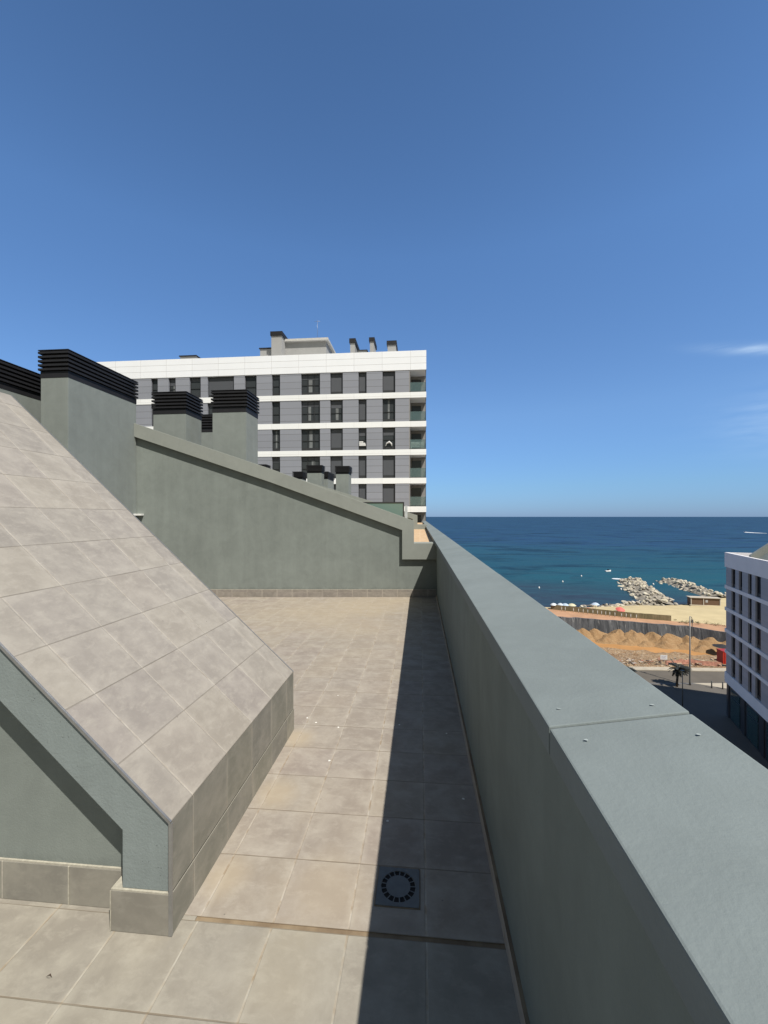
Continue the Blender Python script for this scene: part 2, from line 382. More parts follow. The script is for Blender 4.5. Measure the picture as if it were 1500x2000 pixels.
# dabs of mortar left beside the coping joint
b = MB()
for (x, y) in ((.335, 1.015), (.345, .875), (.535, .985), (.55, .855), (.36, 3.35), (.46, 3.9), (.40, 2.86)):
    n = 9; r0 = .0048; pts = [(x + math.cos(6.283 * k / n) * r0 * rnd.uniform(.5, 1.4), y + math.sin(6.283 * k / n) * r0 * rnd.uniform(.4, .9), CT + .0025 + (x - CX0) * TILT / (CX1 - CX0)) for k in range(n)]
    b.face(pts, 0)
b.build('mortar_spot', plain('dab', (.36, .41, .40), .8), pw)

# party walls, parallel to the picture plane
def party(name, D, label, off=0., left=-6.6, base=0, skirt=True, dx=0, zsh=0, right=None, flat=1.0):
    s_ = 8.15 / F
    U = lambda x: (x - 750) * s_ + dx
    Z = lambda y: EYE + (1009 - y) * s_ + zsh
    u0 = U(853)
    root = thing(name, cv(u0, D, base), label, 'wall', rz=YAW)
    L = lambda pts: [(u - u0, z - base) for u, z in pts]
    th = .26; pr = .08
    sl = flat * (Z(1017) - Z(830)) / (U(808) - U(268))
    ztop = lambda u: Z(1017) + sl * (u - U(808))
    ul, ur, uv = left, U(853) + .04, U(808)
    zin = lambda u: Z(1036) + sl * (u - U(787))
    # wall body
    b = MB()
    um = U(530); bend = .045 if flat == 1 else 0
    body = [(ul, base), (ur, base), (ur, Z(1075)), (uv - .02, Z(1075)), (uv - .02, ztop(uv) - .05), (um, ztop(um) - .03), (ul, ztop(ul) - .05)]
    b.prism(L(body), 0, th); b.build('wall', M_wall, root, local=True)
    # coping: one band following the roof slope, the step and the low end
    outer = [(ul, ztop(ul)), (um, ztop(um) + bend), (uv, ztop(uv)), (uv, Z(1060.5)), (ur - .035, Z(1060.5))]
    inner = [(ul, zin(ul)), (um, zin(um) + bend), (U(785), zin(U(785))), (U(785), Z(1092)), (ur - .035, Z(1092))]
    b = MB()
    poly = L(inner) + L(outer)[::-1]
    for y in (-pr, th + pr):
        for i in range(4):
            q = [L(inner)[i], L(inner)[i + 1], L(outer)[i + 1], L(outer)[i]]
            if y > 0: q = q[::-1]
            b.face([(x, y, z) for x, z in q])
    n = len(poly)
    for i in range(n):
        a, c = poly[i], poly[(i + 1) % n]
        b.face([(a[0], -pr, a[1]), (a[0], th + pr, a[1]), (c[0], th + pr, c[1]), (c[0], -pr, c[1])])
    b.build('coping', M_copw, root, local=True, bevel=.005)
    if skirt:
        b = MB(); b.box(ul - u0, -.012 - .0, -.012, -.0005, .001, .150); b.build('skirting', M_skirt, root, local=True, bevel=.002)
        b = MB(); b.box(ul - u0, -.012, -.006, -.0005, .1505, .156); b.build('skirting_joint', M_mortar, root, local=True)
        b = MB(); b.box(U(266) - u0, U(281) - u0, -.10, -.001, Z(1007), Z(1003.5)); b.build('overflow_spout', plain('spout', (.95, .95, .9)), root, local=True, bevel=.003)
    return root
party('party_wall', 8.15, 'near sloping grey-green party wall with stepped concrete coping closing off the tiled terrace', left=-6.4)
party('party_wall', 19.9, 'farther party wall with sloping coping rising behind the near one beside small chimneys', left=-9, base=1.0, skirt=False, dx=1.04, zsh=.15, flat=.88)

# raised neighbour terrace and roof of the row
b = MB(); b.box(-14, WX, 8.45, Y_END - 1.5, -.5, 1.0); tag(b.build('neighbour_terrace_floor', M_deck), kind='structure')
rt = thing('house_roof', (-6, 14, 1.0), 'grey pitched roof of the neighbouring homes hidden behind the party walls', 'roof')
b = MB()
b.prism([(-13.8, 1.001), (-2.6, 1.001), (-6.6, 2.6), (-13.8, 2.6)], 9.2, 19.4); b.build('roof_slab', M_copw, rt)
b = MB(); b.prism([(-13.8, 1.001), (-3.3, 1.001), (-6.9, 2.6), (-13.8, 2.6)], 20.6, 40); b.build('roof_slab', M_copw, rt)

# tiled roof light / stair bulkhead on the left
PX, PY0, PY1, PZ, SL = -.958, 1.480, 3.004, .440, .922
ZR, XR = 2.605, -.958 - (2.605 - .44) / .922
bk = thing('stair_bulkhead', (-2.2, 2.2, 0), 'wedge-shaped stair bulkhead clad in beige tiles with steep slope on the left', 'bulkhead')
kk = math.hypot(1, SL)
b = MB()
LEN = (PX - XR) * kk
b.face([(PX, PY0 + .004, PZ), (PX, PY1, PZ), (XR, PY1, ZR), (XR, PY0 + .004, ZR)], 0, [(PY0, 0), (PY1, 0), (PY1, LEN), (PY0, LEN)])
b.face([(XR, PY0 + .004, ZR), (XR, PY1, ZR), (NX, PY1, ZR), (NX, PY0 + .004, ZR)], 0, [(PY0, LEN), (PY1, LEN), (PY1, LEN + NX - XR), (PY0, LEN + NX - XR)])
b.build('tiled_slope', M_slope, bk)
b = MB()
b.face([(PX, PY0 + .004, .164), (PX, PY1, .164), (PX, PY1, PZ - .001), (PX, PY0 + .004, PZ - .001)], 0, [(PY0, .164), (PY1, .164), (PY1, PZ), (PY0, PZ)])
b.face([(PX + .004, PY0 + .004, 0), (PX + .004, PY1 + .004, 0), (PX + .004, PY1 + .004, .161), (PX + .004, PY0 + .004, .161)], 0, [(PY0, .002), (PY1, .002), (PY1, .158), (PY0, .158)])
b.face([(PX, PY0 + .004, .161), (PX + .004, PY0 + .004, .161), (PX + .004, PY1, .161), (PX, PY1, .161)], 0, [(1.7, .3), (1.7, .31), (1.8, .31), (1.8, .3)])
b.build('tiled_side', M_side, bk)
b = MB()   # rear gable, seen from the far side
b.face([(PX, PY1 - .001, 0), (NX, PY1 - .001, 0), (NX, PY1 - .001, ZR - .001), (XR, PY1 - .001, ZR - .001), (PX, PY1 - .001, PZ - .001)], 0, [(0, 0)] * 5)
b.build('rear_gable', M_wall, bk)
# front: recessed gable wall, skirting, projecting band, plinth
b = MB()
b.face([(NX, 1.575, 0), (PX - .05, 1.575, 0), (PX - .05, 1.575, PZ), (XR, 1.575, ZR - .05), (NX, 1.575, ZR - .05)])
b.build('gable_wall', M_wall, bk)
b = MB(); b.box(NX, -1.15, 1.565, 1.5745, .001, .160); b.build('skirting', M_front, bk, bevel=.002)
b = MB(); b.box(NX, -1.15, 1.567, 1.5745, .1605, .167); b.box(-1.462, -1.457, 1.5635, 1.566, .001, .160)
b.build('skirting_joint', M_mortar, bk)
b = MB()
ti = .010
o_ = [(-.968, .166), (-.968, PZ - .012), (XR, ZR - .016), (NX, ZR - .016)]
i_ = [(-1.161, .166), (-1.161, .391), (XR - .06, .391 + SL * (-1.161 - XR + .06)), (NX, .391 + SL * (-1.161 - XR + .06))]
for y, fl_ in ((1.488, False), (1.574, True)):
    for i in range(3):
        q = [i_[i], o_[i], o_[i + 1], i_[i + 1]]
        if fl_: q = q[::-1]
        b.face([(x, y, z) for x, z in q])
poly = i_[::-1] + o_
for i in range(len(poly)):
    a, c = poly[i], poly[(i + 1) % len(poly)]
    b.face([(a[0], 1.488, a[1]), (c[0], 1.488, c[1]), (c[0], 1.574, c[1]), (a[0], 1.574, a[1])])
b.build('gable_band', M_band, bk, bevel=.003)
b = MB(); b.box(-1.204, -.9605, 1.480, 1.5745, .001, .160); b.build('plinth', M_plinth, bk, bevel=.002)
b = MB(); b.box(-1.203, -.966, 1.481, 1.574, .1602, .1655); b.box(-1.2055, -1.2015, 1.478, 1.4795, .001, .16); b.build('plinth_joint', M_mortar, bk)
b = MB()   # metal edge profile along the slope and down the corner
p0, p1 = Vector((PX + .001, 0, PZ + .001)), Vector((XR, 0, ZR + .002))
nrm = Vector((SL, 0, 1)).normalized()
for (w0, w1, ya, yb) in ((-.010, .0015, PY0 - .0005, PY0 + .0035), (-.001, .0022, PY0 + .0035, PY0 + .007)):
    A = [p0 + nrm * w0, p1 + nrm * w0, p1 + nrm * w1, p0 + nrm * w1]
    b.prism([(p.x, p.z) for p in (A[0], A[3], A[2], A[1])], ya, yb)
b.build('metal_trim', M_trim, bk)
b = MB(); A = [p0 - nrm * .001, p1 - nrm * .001, p1 + nrm * .002, p0 + nrm * .002]
b.prism([(p.x, p.z) for p in (A[0], A[3], A[2], A[1])], PY1 - .006, PY1 + .001)
b.build('metal_trim', M_trim, bk)
b = MB(); b.box(PX - .007, PX + .0065, PY0 - .001, PY0 + .0035, .002, PZ - .003)
b.box(PX + .0042, PX + .0065, PY0 + .0035, PY0 + .007, .002, PZ - .003)
b.build('metal_trim', M_trim, bk)

# chimneys with black louvred caps
def chimney(x0, x1, y0, y1, zb, zt, L, label, group=None, nsl=5, oh=.027):
    root = thing('chimney', ((x0 + x1) / 2, (y0 + y1) / 2, zb), label, 'chimney', group)
    b = MB(); b.box(x0, x1, y0, y1, zb, zt); b.build('stack', M_chim, root, bevel=.004 if L > .3 else 0)
    c = MB(); g = .012
    c.box(x0 - .004, x1 + .004, y0 - .004, y1 + .004, zt - .02, zt + L * .19, 0)        # skirt flashing
    c.box(x0 + .03, x1 - .03, y0 + .03, y1 - .03, zt + L * .19, zt + L - .03, 1)
    s0 = zt + L * .21; st = (L - L * .21) / nsl
    for i in range(nsl):
        za = s0 + i * st
        for (ax0, ax1, ay0, ay1) in ((x0 - oh, x1 + oh, y0 - oh, y0), (x0 - oh, x1 + oh, y1, y1 + oh), (x0 - oh, x0, y0, y1), (x1, x1 + oh, y0, y1)):
            h = st * .62
            # blades: rounded drip nose
            c.box(ax0, ax1, ay0, ay1, za + h * .15, za + h * .15 + h * .8, 0)
        c.box(x0 + .003, x1 - .003, y0 + .003, y1 - .003, za + h * .3, za + h * .9, 0)
    c.box(x0 - oh, x1 + oh, y0 - oh, y1 + oh, zt + L - .012, zt + L, 0)
    c.build('louvre_cap', [M_black, M_blackin], root, bevel=.0)
    return root
chimney(-6.16, -5.68, 6.08, 7.66, 0, 3.90, .43, 'biggest chimney, long grey-green stack with black louvred cap behind the tiled slope')
chimney(-7.10, -6.60, 4.6, 6.95, 0, 3.67, .43, 'chimney at the left edge of the photo, half hidden behind the tiled slope')
chimney(-5.90, -5.14, 8.50, 9.14, 1.0, 3.91, .47, 'left one of two matching square chimneys standing just over the sloping coping')
chimney(-4.58, -3.806, 8.60, 9.24, 1.0, 3.945, .47, 'right one of two matching square chimneys standing just over the sloping coping')
chimney(-6.1, -5.0, 10.36, 11.0, 1.0, 3.90, .45, 'chimney showing only as a strip of louvres between two matching square chimneys')
def far_chim(xl, xr, xr2, ytop, ycap, label, k, group='small chimneys on the far roof'):
    zt = EYE + (1009 - ycap) / F * k; L = (ycap - ytop) / F * k
    rl, rr = ray(xl, 0), ray(xr, 0)
    y0 = rr[1] * k; x1 = rr[0] * k; x0 = rl[0] / rl[1] * y0
    r2 = ray(xr2, 0); y1 = max(y0 + .3, x1 / (r2[0] / r2[1]))
    chimney(x0, x1, y0, min(y1, y0 + 2.5), 1.0, zt, L, label, group, oh=.05)
far_chim(600, 628, 633, 908.5, 923, 'left of two small square chimneys above the sloping coping in front of the grey flats', 20.8)
far_chim(656, 681, 686, 910, 925, 'right of two small square chimneys above the sloping coping in front of the grey flats', 20.9)
far_chim(631, 640, 652, 921, 935, 'low dark capped chimney squeezed between two small square chimneys', 24)
far_chim(573, 590, 598, 921, 935, 'low chimney just left of the small square chimneys, cap cut by the coping', 23.0)
far_chim(505, 519, 527, 907, 917, 'tiny chimney cap barely peeking over the coping right of the square chimneys', 26)

# glass screen on the neighbour terrace
gs = thing('glass_screen', (-2.1, 17.6, 1.0), 'green glass screen with thin black frame behind the end of the sloping coping', 'screen')
xa, xb, yg, zt_ = -4.2, -.68, 17.6, 2.26
b = MB(); b.box(xa + .04, xb - .04, yg, yg + .012, 1.02, zt_ - .04); b.build('pane', M_screen, gs)
b = MB(); b.box(xa, xb, yg - .02, yg + .03, zt_ - .045, zt_); b.box(xb - .045, xb, yg - .02, yg + .03, 1.0, zt_ - .0455); b.build('frame', M_frame, gs)
b = MB(); b.box(xb + .03, xb + .14, yg + .05, yg + .16, 1.0, 2.1); b.build('post', plain('pale_post', (.55, .6, .62)), gs)

# floor drain
dr = thing('floor_drain', (-.094, 1.768, 0), 'square grey floor drain with a ring of slots set in the shaded tiles', 'drain')
q = MB(); r0, r1 = .075, .053
S = .092; cx_, cy_ = -.094, 1.768; N = 17
zt_ = .004; seg = N * 5
ring_o = [(cx_ + r0 * math.cos(2*math.pi*k/seg), cy_ + r0 * math.sin(2*math.pi*k/seg)) for k in range(seg)]
ring_i = [(cx_ + r1 * math.cos(2*math.pi*k/seg), cy_ + r1 * math.sin(2*math.pi*k/seg)) for k in range(seg)]
def sqp(x, y):
    dx, dy = x - cx_, y - cy_; t = S / max(abs(dx), abs(dy)); return cx_ + dx * t, cy_ + dy * t
for k in range(seg):
    k2 = (k + 1) % seg
    a, c = ring_o[k], ring_o[k2]; sa, sb = sqp(*a), sqp(*c)
    q.face([(*a, zt_), (*sa, zt_), (*sb, zt_), (*c, zt_)])
    if k % 5 == 0: q.face([(*ring_i[k], zt_), (*a, zt_), (*c, zt_), (*ring_i[k2], zt_)])
    q.face([(cx_, cy_, zt_ + .001), (*ring_i[k], zt_), (*ring_i[k2], zt_)])
for (x, y, x2, y2) in ((-S, -S, S, -S), (S, -S, S, S), (S, S, -S, S), (-S, S, -S, -S)):
    q.face([(cx_ + x, cy_ + y, 0), (cx_ + x2, cy_ + y2, 0), (cx_ + x2, cy_ + y2, zt_), (cx_ + x, cy_ + y, zt_)])
q.build('grate', M_plastic, dr)
q = MB(); q.face([(cx_ + .075 * math.cos(k * .3927), cy_ + .075 * math.sin(k * .3927), .0015) for k in range(16)]); q.build('drain_pit', M_hole, dr)  # flat black disc, the darkness of the pit put into its colour
q = MB(); g_ = S + .004
for (xa_, xb_, ya_, yb_) in ((-g_, g_, -g_, -S), (-g_, g_, S, g_), (-g_, -S, -S, S), (S, g_, -S, S)): q.box(cx_ + xa_, cx_ + xb_, cy_ + ya_, cy_ + yb_, .0004, .0018)
q.build('gap_border', M_joint, dr)  # brown strip standing in for the dark gap round the plate

# own apartment block below the terrace
GZ = -26.0
ab = thing('apartment_building', (-6, 18, GZ), 'near-white apartment block under the terrace, its roof edge carrying the long parapet', 'building')
b = MB(); b.box(-14, .545, -12, Y_END - 1.5, GZ, -.52); b.box(-14, .333, -12, 8.44, -.52, -.012); b.box(-14, .333, -12, -4.0, -.011, 0.9)
b.build('wall', plain('own_block_bounce_white', (1.05, 1.05, 1.03), .6, 0, .04, .3), ab)  # unseen facade made near white to bounce sunlight across the street

# ------------------------------------------------------------------ white and grey block at the end
WY = 42.5
M_white = panels('white_panels', (1.10, 1.13, 1.17), (.62, .62, .62), 3.0, .68, .64 - 1.6, 17.0, .035, .015)
M_whiteb = panels('white_band', (1.10, 1.12, 1.12), (.8, .8, .78), 3.0, 2.0, .64 - 1.6, .3, .03, .02)
M_greyc = panels('grey_cladding', (.335, .352, .400), (.20, .205, .225), 60., .70, 0, 16.98 - 2.3, .045, .05)
wb = thing('apartment_building', (0, 0, 0), 'tall block of grey cladding with white floor bands and a corner of balconies', 'building')
XR_, XL_ = .64, -40.
cols = [(-36.5, -35.7, 'n'), (-33.5, -32.2, 'w'), (-29.76, -28.98, 'n'), (-27.72, -26.89, 'n'), (-25.29, -23.99, 'w'), (-23.22, -20.19, 'x'), (-18.98, -17.65, 'w'),
        (-15.94, -15.03, 'n'), (-12.71, -10.64, 'd'), (-9.53, -8.17, 'w'), (-6.49, -5.62, 'n'), (-3.93, -2.58, 'w')]
BX = -1.12
DEP = 14.0
z_of = lambda y: EYE + (1009 - y) * (19.013 - EYE) / 325.
top = z_of(684); ptop = z_of(722)
tops = [722 + .4, 776, 833, 888, 944, 1000]; bots = [765, 822, 877, 933, 989, 1045]
blind_set = {(0, 5), (0, 9), (0, 10), (0, 11), (2, 9), (1, 10), (3, 9), (3, 10), (3, 11), (4, 10), (4, 11), (0, 1), (1, 3), (2, 2)}
b = MB(); b.box(XL_, XR_ + .03, WY - .03, WY + DEP, ptop, top); b.build('roof_parapet', M_white, wb)
wall = MB()
wfm = {}
for f, (yt, yb) in enumerate(zip(tops, bots)):
    zt, zb = z_of(yt), z_of(yb)
    nb = z_of(tops[f + 1]) if f < 5 else zb - .5
    b = MB(); b.box(XL_, XR_ + .03, WY - .03, WY + 2.4, nb, zb); b.build('floor_band', M_whiteb, wb)
    xs = XL_
    for (x0, x1, t) in cols + [(BX, None, 'end')]:
        wall.box(xs, x0, WY, WY + .35, zb + .001, zt - .001)
        if x1 is None: break
        xs = x1
    for c, (x0, x1, t) in enumerate(cols):
        wroot = MB(); yb_ = WY + .20
        fw = .07
        wroot.box(x0, x0 + fw, yb_, yb_ + .1, zb + .002, zt - .002); wroot.box(x1 - fw, x1, yb_, yb_ + .1, zb + .002, zt - .002)
        wroot.box(x0 + fw, x1 - fw, yb_, yb_ + .1, zt - .12, zt - .002); wroot.box(x0 + fw, x1 - fw, yb_, yb_ + .1, zb + .002, zb + (.32 if t in 'nwdx' else .1))
        bl = (f, c) in blind_set
        if not bl:
            zm = zb + 1.05
            wroot.box(x0 + fw, x1 - fw, yb_, yb_ + .08, zm, zm + .05)
            if t in 'dx':
                n = 3 if t == 'd' else 2
                for i in range(1, n): 
                    xm = x0 + (x1 - x0) * i / n; wroot.box(xm - .035, xm + .035, yb_ + .01, yb_ + .09, zb + .33, zt - .125)
        wo_ = wroot.build('window', M_frame, wb)
        p = MB(); p.box(x0 + fw, x1 - fw, yb_ + (.02 if bl else .055), yb_ + .09, zb + .3, zt - .12)
        p.build('blind' if bl else 'pane', M_blind if bl else M_winglass, wo_)
        if not bl:
            wr = random.Random(f * 31 + c)
            if wr.random() < .6:
                q = MB(); hh_ = (zt - zb) * wr.choice((.14, .2, .3)); q.box(x0 + fw + .002, x1 - fw - .002, yb_ + .03, yb_ + .052, zt - .125 - hh_, zt - .125); q.build('blind', M_blind, wo_)
            if t in 'dx' or wr.random() < .35:
                q = MB(); a_ = x0 + (x1 - x0) * wr.uniform(.35, .55); q.box(a_, a_ + (x1 - x0) * wr.uniform(.12, .22), yb_ + .0455, yb_ + .054, zb + .34, zt - .15); q.build('curtain', M_curt, wo_)
wall.box(XL_, XR_ - 2.6, WY + .351, WY + DEP - .1, GZ, ptop - .01)
wall.box(XR_ - 2.6, XR_, WY + 2.4, WY + DEP - .1, GZ, ptop - .01)
wall.box(XR_ - 2.6, XR_, WY + .01, WY + 2.4, GZ, z_of(1045) - .5)
wall.build('wall', M_greyc, wb)
for f, (yt, yb) in enumerate(zip(tops, bots)):
    zt, zb = z_of(yt), z_of(yb)
    bal = MB()
    bal.box(BX - 1.0, XR_, WY + 2.0, WY + 2.4, zb, zt); bal.box(BX, BX + .1, WY + .0, WY + 2.0, zb, zt)
    br = bal.build('balcony', plain('balcony_inner_shaded', (.30, .29, .28), .8) if f == 0 else bpy.data.materials['balcony_inner_shaded'], wb)  # inner walls darkened: ceiling shadow put into the colour
    d = MB(); d.box(BX + .25, BX + 1.25, WY + 1.93, WY + 1.999, zb + .01, zt - .35); d.build('balcony_door', M_winglass, br)
    g = MB(); g.box(BX + .02, XR_ - .04, WY + .02, WY + .035, zb + .08, zb + 1.02); g.box(XR_ - .035, XR_ - .02, WY + .04, WY + 2.0, zb + .08, zb + 1.02)
    g.build('railing_glass', M_rail, br)
    g = MB(); g.box(BX + .02, XR_, WY + .0, WY + .05, zb + .002, zb + .07); g.box(XR_ - .05, XR_, WY + .0, WY + .05, zb + .075, zt - .002)
    g.build('railing_frame', M_frame, br)
# roof level: penthouse and flues
M_pent = plain('penthouse_render', (.40, .40, .39), .8, 0, .06, 1.)
M_pcap = plain('penthouse_cap', (.62, .61, .57), .7)
rf = MB(); rf.box(XL_ + .5, XR_ - .5, WY + .5, WY + DEP - .6, top - .6, top - .4); rf = rf.build('roof', M_copw, wb)
def wx(px, Y): r = ray(px, 0); return r[0] / r[1] * Y
def wz(py, px, Y): r = ray(px, py); return EYE + r[2] * Y / r[1]
Yp = WY + 3.5
b = MB(); b.box(wx(551, Yp), wx(637, Yp), Yp, Yp + 6, top - .4, wz(667.5, 600, Yp)); b.build('penthouse', M_pent, rf)
b = MB(); b.box(wx(549, Yp) - .2, wx(636, Yp) + .35, Yp - .35, Yp + 6.3, wz(667.5, 600, Yp) + .005, wz(663, 600, Yp)); b.build('penthouse_roof', M_pcap, rf)
for (a, c, yt, yc, dep, Yq) in ((530, 550, 648, 656, 3.4, WY + 2.2), (508, 530, 680, 682, 1.6, WY + 3), (684, 693, 661.5, 670, 4.5, WY + 3.2), (700, 716, 684, 685, .8, WY + 3.2), (722.5, 730, 659.5, 667, 2.4, WY + 3.8), (757, 773, 666, 673.5, 2.6, WY + 2.5), (352, 383, 695, 697, 2, WY + 2)):
    x0, x1 = wx(a, Yq), wx(c, Yq)
    b = MB(); b.box(x0, x1, Yq, Yq + dep, top - .4, wz(yc, a, Yq)); fo = b.build('flue', M_pent, rf)
    b = MB(); b.box(x0 - .1, x1 + .1, Yq - .1, Yq + dep + .1, wz(yc, a, Yq) + .003, wz(yt, a, Yq)); b.build('flue_cap', M_black, fo)
b = MB(); xm = wx(620, WY + 5); b.tube([(xm, WY + 5, wz(664, 620, WY + 5)), (xm, WY + 5, wz(625, 620, WY + 5))], .014, 6); b.tube([(xm - .35, WY + 5, wz(628, 620, WY + 5)), (xm + .35, WY + 5, wz(628, 620, WY + 5))], .014, 5)
b.build('antenna', M_trim, rf)
# shift root to its base
def rebase(root, loc):
    d = Vector(loc) - root.location; root.location = loc
    for ch in root.children: ch.location = ch.location - d
rebase(wb, (-20, 49, GZ))
# white things behind two windows and on a balcony
M_cloth = plain('white_cloth', (.85, .85, .84), .8)
b = MB(); X0 = wx(701.5, WY + .12); zq = wz(871, 708, WY + .1)
for i, (wd, h) in enumerate(((.72, .17), (.66, .16), (.44, .15))):
    b.box(X0, X0 + wd, WY + .06, WY + .17, zq + .001 + i * .17, zq + i * .17 + h)
tag(b.build('laundry', M_cloth, bevel=.03), 'white folded cloths stacked in the narrow window of the grey block', 'laundry')
b = MB(); X0 = wx(753, WY + .12); zq = wz(871, 760, WY + .1)
b.tube([(X0, WY + .12, zq), (X0 + .12, WY + .12, zq + .28), (X0 + .4, WY + .12, zq + .42), (X0 + .62, WY + .12, zq + .25), (X0 + .68, WY + .12, zq)], [.05, .07, .12, .07, .05], 8)
tag(b.build('ornament', M_cloth), 'white arched ornament in the wide window beside the balconies', 'ornament')
zb2 = z_of(877)
be = thing('garden_bench', (-.3, WY + .9, zb2), 'pale green garden bench behind the balcony glass of the grey block', 'bench')
M_pg = plain('pale_green_wood', (.62, .74, .66), .6)
b = MB(); b.box(-.95, .4, WY + .75, WY + 1.2, zb2 + .40, zb2 + .46); b.build('seat', M_pg, be)
b = MB()
for i in range(3): b.box(-.95, .4, WY + .70, WY + .74, zb2 + .52 + i * .14, zb2 + .60 + i * .14)
b.build('backrest', M_pg, be)
for x in (-.93, .33):
    b = MB(); b.box(x, x + .06, WY + .76, WY + 1.18, zb2 + .001, zb2 + .399); b.build('leg', M_pg, be)

# ------------------------------------------------------------------ block across the street on the right
AR = YAW - math.atan(331 / F)              # facade runs away from us, turned to the right
fd = Vector((-math.sin(AR), math.cos(AR), 0)); nd = Vector((fd.y, -fd.x, 0))     # along facade, into the building
corner = at(1418, 1398, GZ)
kc = (EYE - GZ) * F / (1398 - 1009)
zc = lambda y: EYE - (y - 1009) / F * kc
rb = thing('apartment_building', corner, 'shaded grey block with dark window slots and pale floor bands across the street', 'building', rz=math.atan2(fd.y, fd.x) - math.pi / 2)
def tpx(px):                               # distance along facade (negative towards us)
    r = ray(px, 0); o = corner
    # o + t*fd = k*r
    det = fd.x * (-r[1]) - fd.y * (-r[0])
    t = (-o.x * (-r[1]) + o.y * (-r[0])) / det
    return t
# local frame: x = into the building, y = along the facade (0 = corner, negative towards viewer)
M_rgrey = panels('side_block_cladding', (.44, .45, .50), (.33, .34, .37), 60., .75, 0, 0, .03, .04, axis=1)
M_rband = plain('side_block_bands', (1.0, .98, 1.0), .6, 0, .04, .5)
M_rbase = plain('side_block_base', (.045, .05, .06), .35, 0, .2, .4)
M_darkglass = Mt('window_glass_shaded', (.012, .013, .02), .25, 0, .12).m  # darker copy of the window glass, facade shade put into the colour
M_rteal = glass('shop_glass', (.035, .08, .085), .1)
LENF = 62.; RD = 26.
zl = lambda y: zc(y) - GZ
ptp, pbt = zl(1079), zl(1107)
bt = [(1142.5, 1149), (1185.5, 1192), (1227.5, 1234), (1269, 1275), (1312, 1332)]
wins = [(tpx(1436), tpx(1428.6)), (tpx(1449.5), tpx(1443)), (tpx(1468), tpx(1461)), (tpx(1486), tpx(1475.3))]
wins = [(min(a, b_), max(a, b_)) for a, b_ in wins]
t = wins[-1][0]; step = [(3.0, 1.6), (2.2, 1.2), (3.2, 1.3), (2.0, 2.4)]
i = 0
while t > -LENF + 6:
    g_, w_ = step[i % 4]; wins.append((t - g_ * .8 - w_, t - g_ * .8)); t -= g_ * .8 + w_; i += 1
b = MB(); b.box(-.06, .26, -LENF, .32, pbt, ptp); b.box(.261, RD, .02, .32, pbt, ptp); b.box(.261, RD, -LENF, .019, pbt, pbt + .3); b.build('roof_parapet', M_rband, rb, local=True)
wl_ = MB(); prev = pbt
for (y1, y2) in bt:
    za, zb = zl(y1), zl(y2)
    bb = MB(); bb.box(-.06, 1.2, -LENF, .32, zb, za); bb.build('floor_band', M_rband, rb, local=True)
    xs = -.02
    for (a, c) in wins:
        wl_.box(.0, .35, c, xs, za + .001, prev - .001); xs = a
    wl_.box(0, .35, -LENF, xs, za + .001, prev - .001)
    for (a, c) in wins[:10]:
        m_ = MB(); m_.box(.18, .25, a, c, za + .01, za + .45); m_.box(.18, .25, a, a + .08, za + .451, prev - .01); m_.box(.18, .25, c - .08, c, za + .451, prev - .01); m_.box(.18, .25, a + .081, c - .081, prev - .12, prev - .01)
        wo_ = m_.build('window', M_frame, rb, local=True)
        p = MB(); p.box(.21, .24, a + .08, c - .08, za + .45, prev - .12); p.build('pane', M_darkglass, wo_, local=True)
    prev = zb
wl_.box(.36, RD - .3, -LENF, -.45, zl(1332), pbt - .01)
wl_.build('wall', M_rgrey, rb, local=True)
b = MB(); b.box(.10, RD - .3, -LENF, -.2, 0, prev - .002)
for yy in range(0, 60, 5): b.box(.0, .099, -yy - .9, -yy - .2, 0, prev - .002)
b.build('ground_floor', M_rbase, rb, local=True)
for yy in range(0, 40, 5):
    b = MB(); b.box(.03, .098, -yy - 4.3, -yy - 1.5, .3, prev - 1.4); b.box(.02, .09, -yy - 4.3, -yy - 1.5, prev - 1.25, prev - .4); b.build('shop_window', M_rteal, rb, local=True)
# roof deck inside the parapet and a sloping gable like ours
b = MB(); b.box(.262, RD - .2, -LENF + .1, .018, pbt + .301, ptp - .55); b.build('roof_deck', plain('pale_deck', (.30, .29, .28), .8), rb, local=True)
yg = tpx(1455); x0 = .5; gz0 = ptp + .15; sl_ = .85; x1 = 9.0; tv = .85
b = MB()
b.prism([(x0 + .3, ptp - .54), (x1, ptp - .54), (x1, gz0 + (x1 - x0) * sl_ - tv - .002), (x0 + .3, gz0 + .3 * sl_ - tv - .002)], yg, yg - 9); b.build('gable_wall', M_wall, rb, local=True)
b = MB()
b.prism([(x0, gz0 - tv), (x1, gz0 + (x1 - x0) * sl_ - tv), (x1, gz0 + (x1 - x0) * sl_), (x0, gz0)], yg + .3, yg - .3)
b.build('gable_coping', M_copw, rb, local=True)

# ------------------------------------------------------------------ ground, street, site, beach, sea
SEA = GZ - 1.2
def lineZ(pts, z): return [at(x, y, z) for x, y in pts]
def sample(pl, n):
    """resample a polyline evenly"""
    L = [0.]
    for a, c in zip(pl[:-1], pl[1:]): L.append(L[-1] + (c - a).length)
    out = []
    for i in range(n):
        s_ = L[-1] * i / (n - 1); j = 0
        while j < len(L) - 2 and L[j + 1] < s_: j += 1
        f_ = (s_ - L[j]) / max(1e-6, L[j + 1] - L[j]); out.append(pl[j].lerp(pl[j + 1], min(1, f_)))
    return out
def extend(pl, dl, dr):
    a = (pl[0] - pl[1]).normalized(); c = (pl[-1] - pl[-2]).normalized()
    return [pl[0] + a * dl] + pl + [pl[-1] + c * dr]
M_dirt = Mt('orange_dirt', rough=.95, spec=.1)
v_ = M_dirt.vec(); n1 = M_dirt.noise(v_, .10, 6, .6, .5); n2 = M_dirt.noise(v_, .8, 7, .7, .4); n3 = M_dirt.noise(v_, 5, 4, .7)
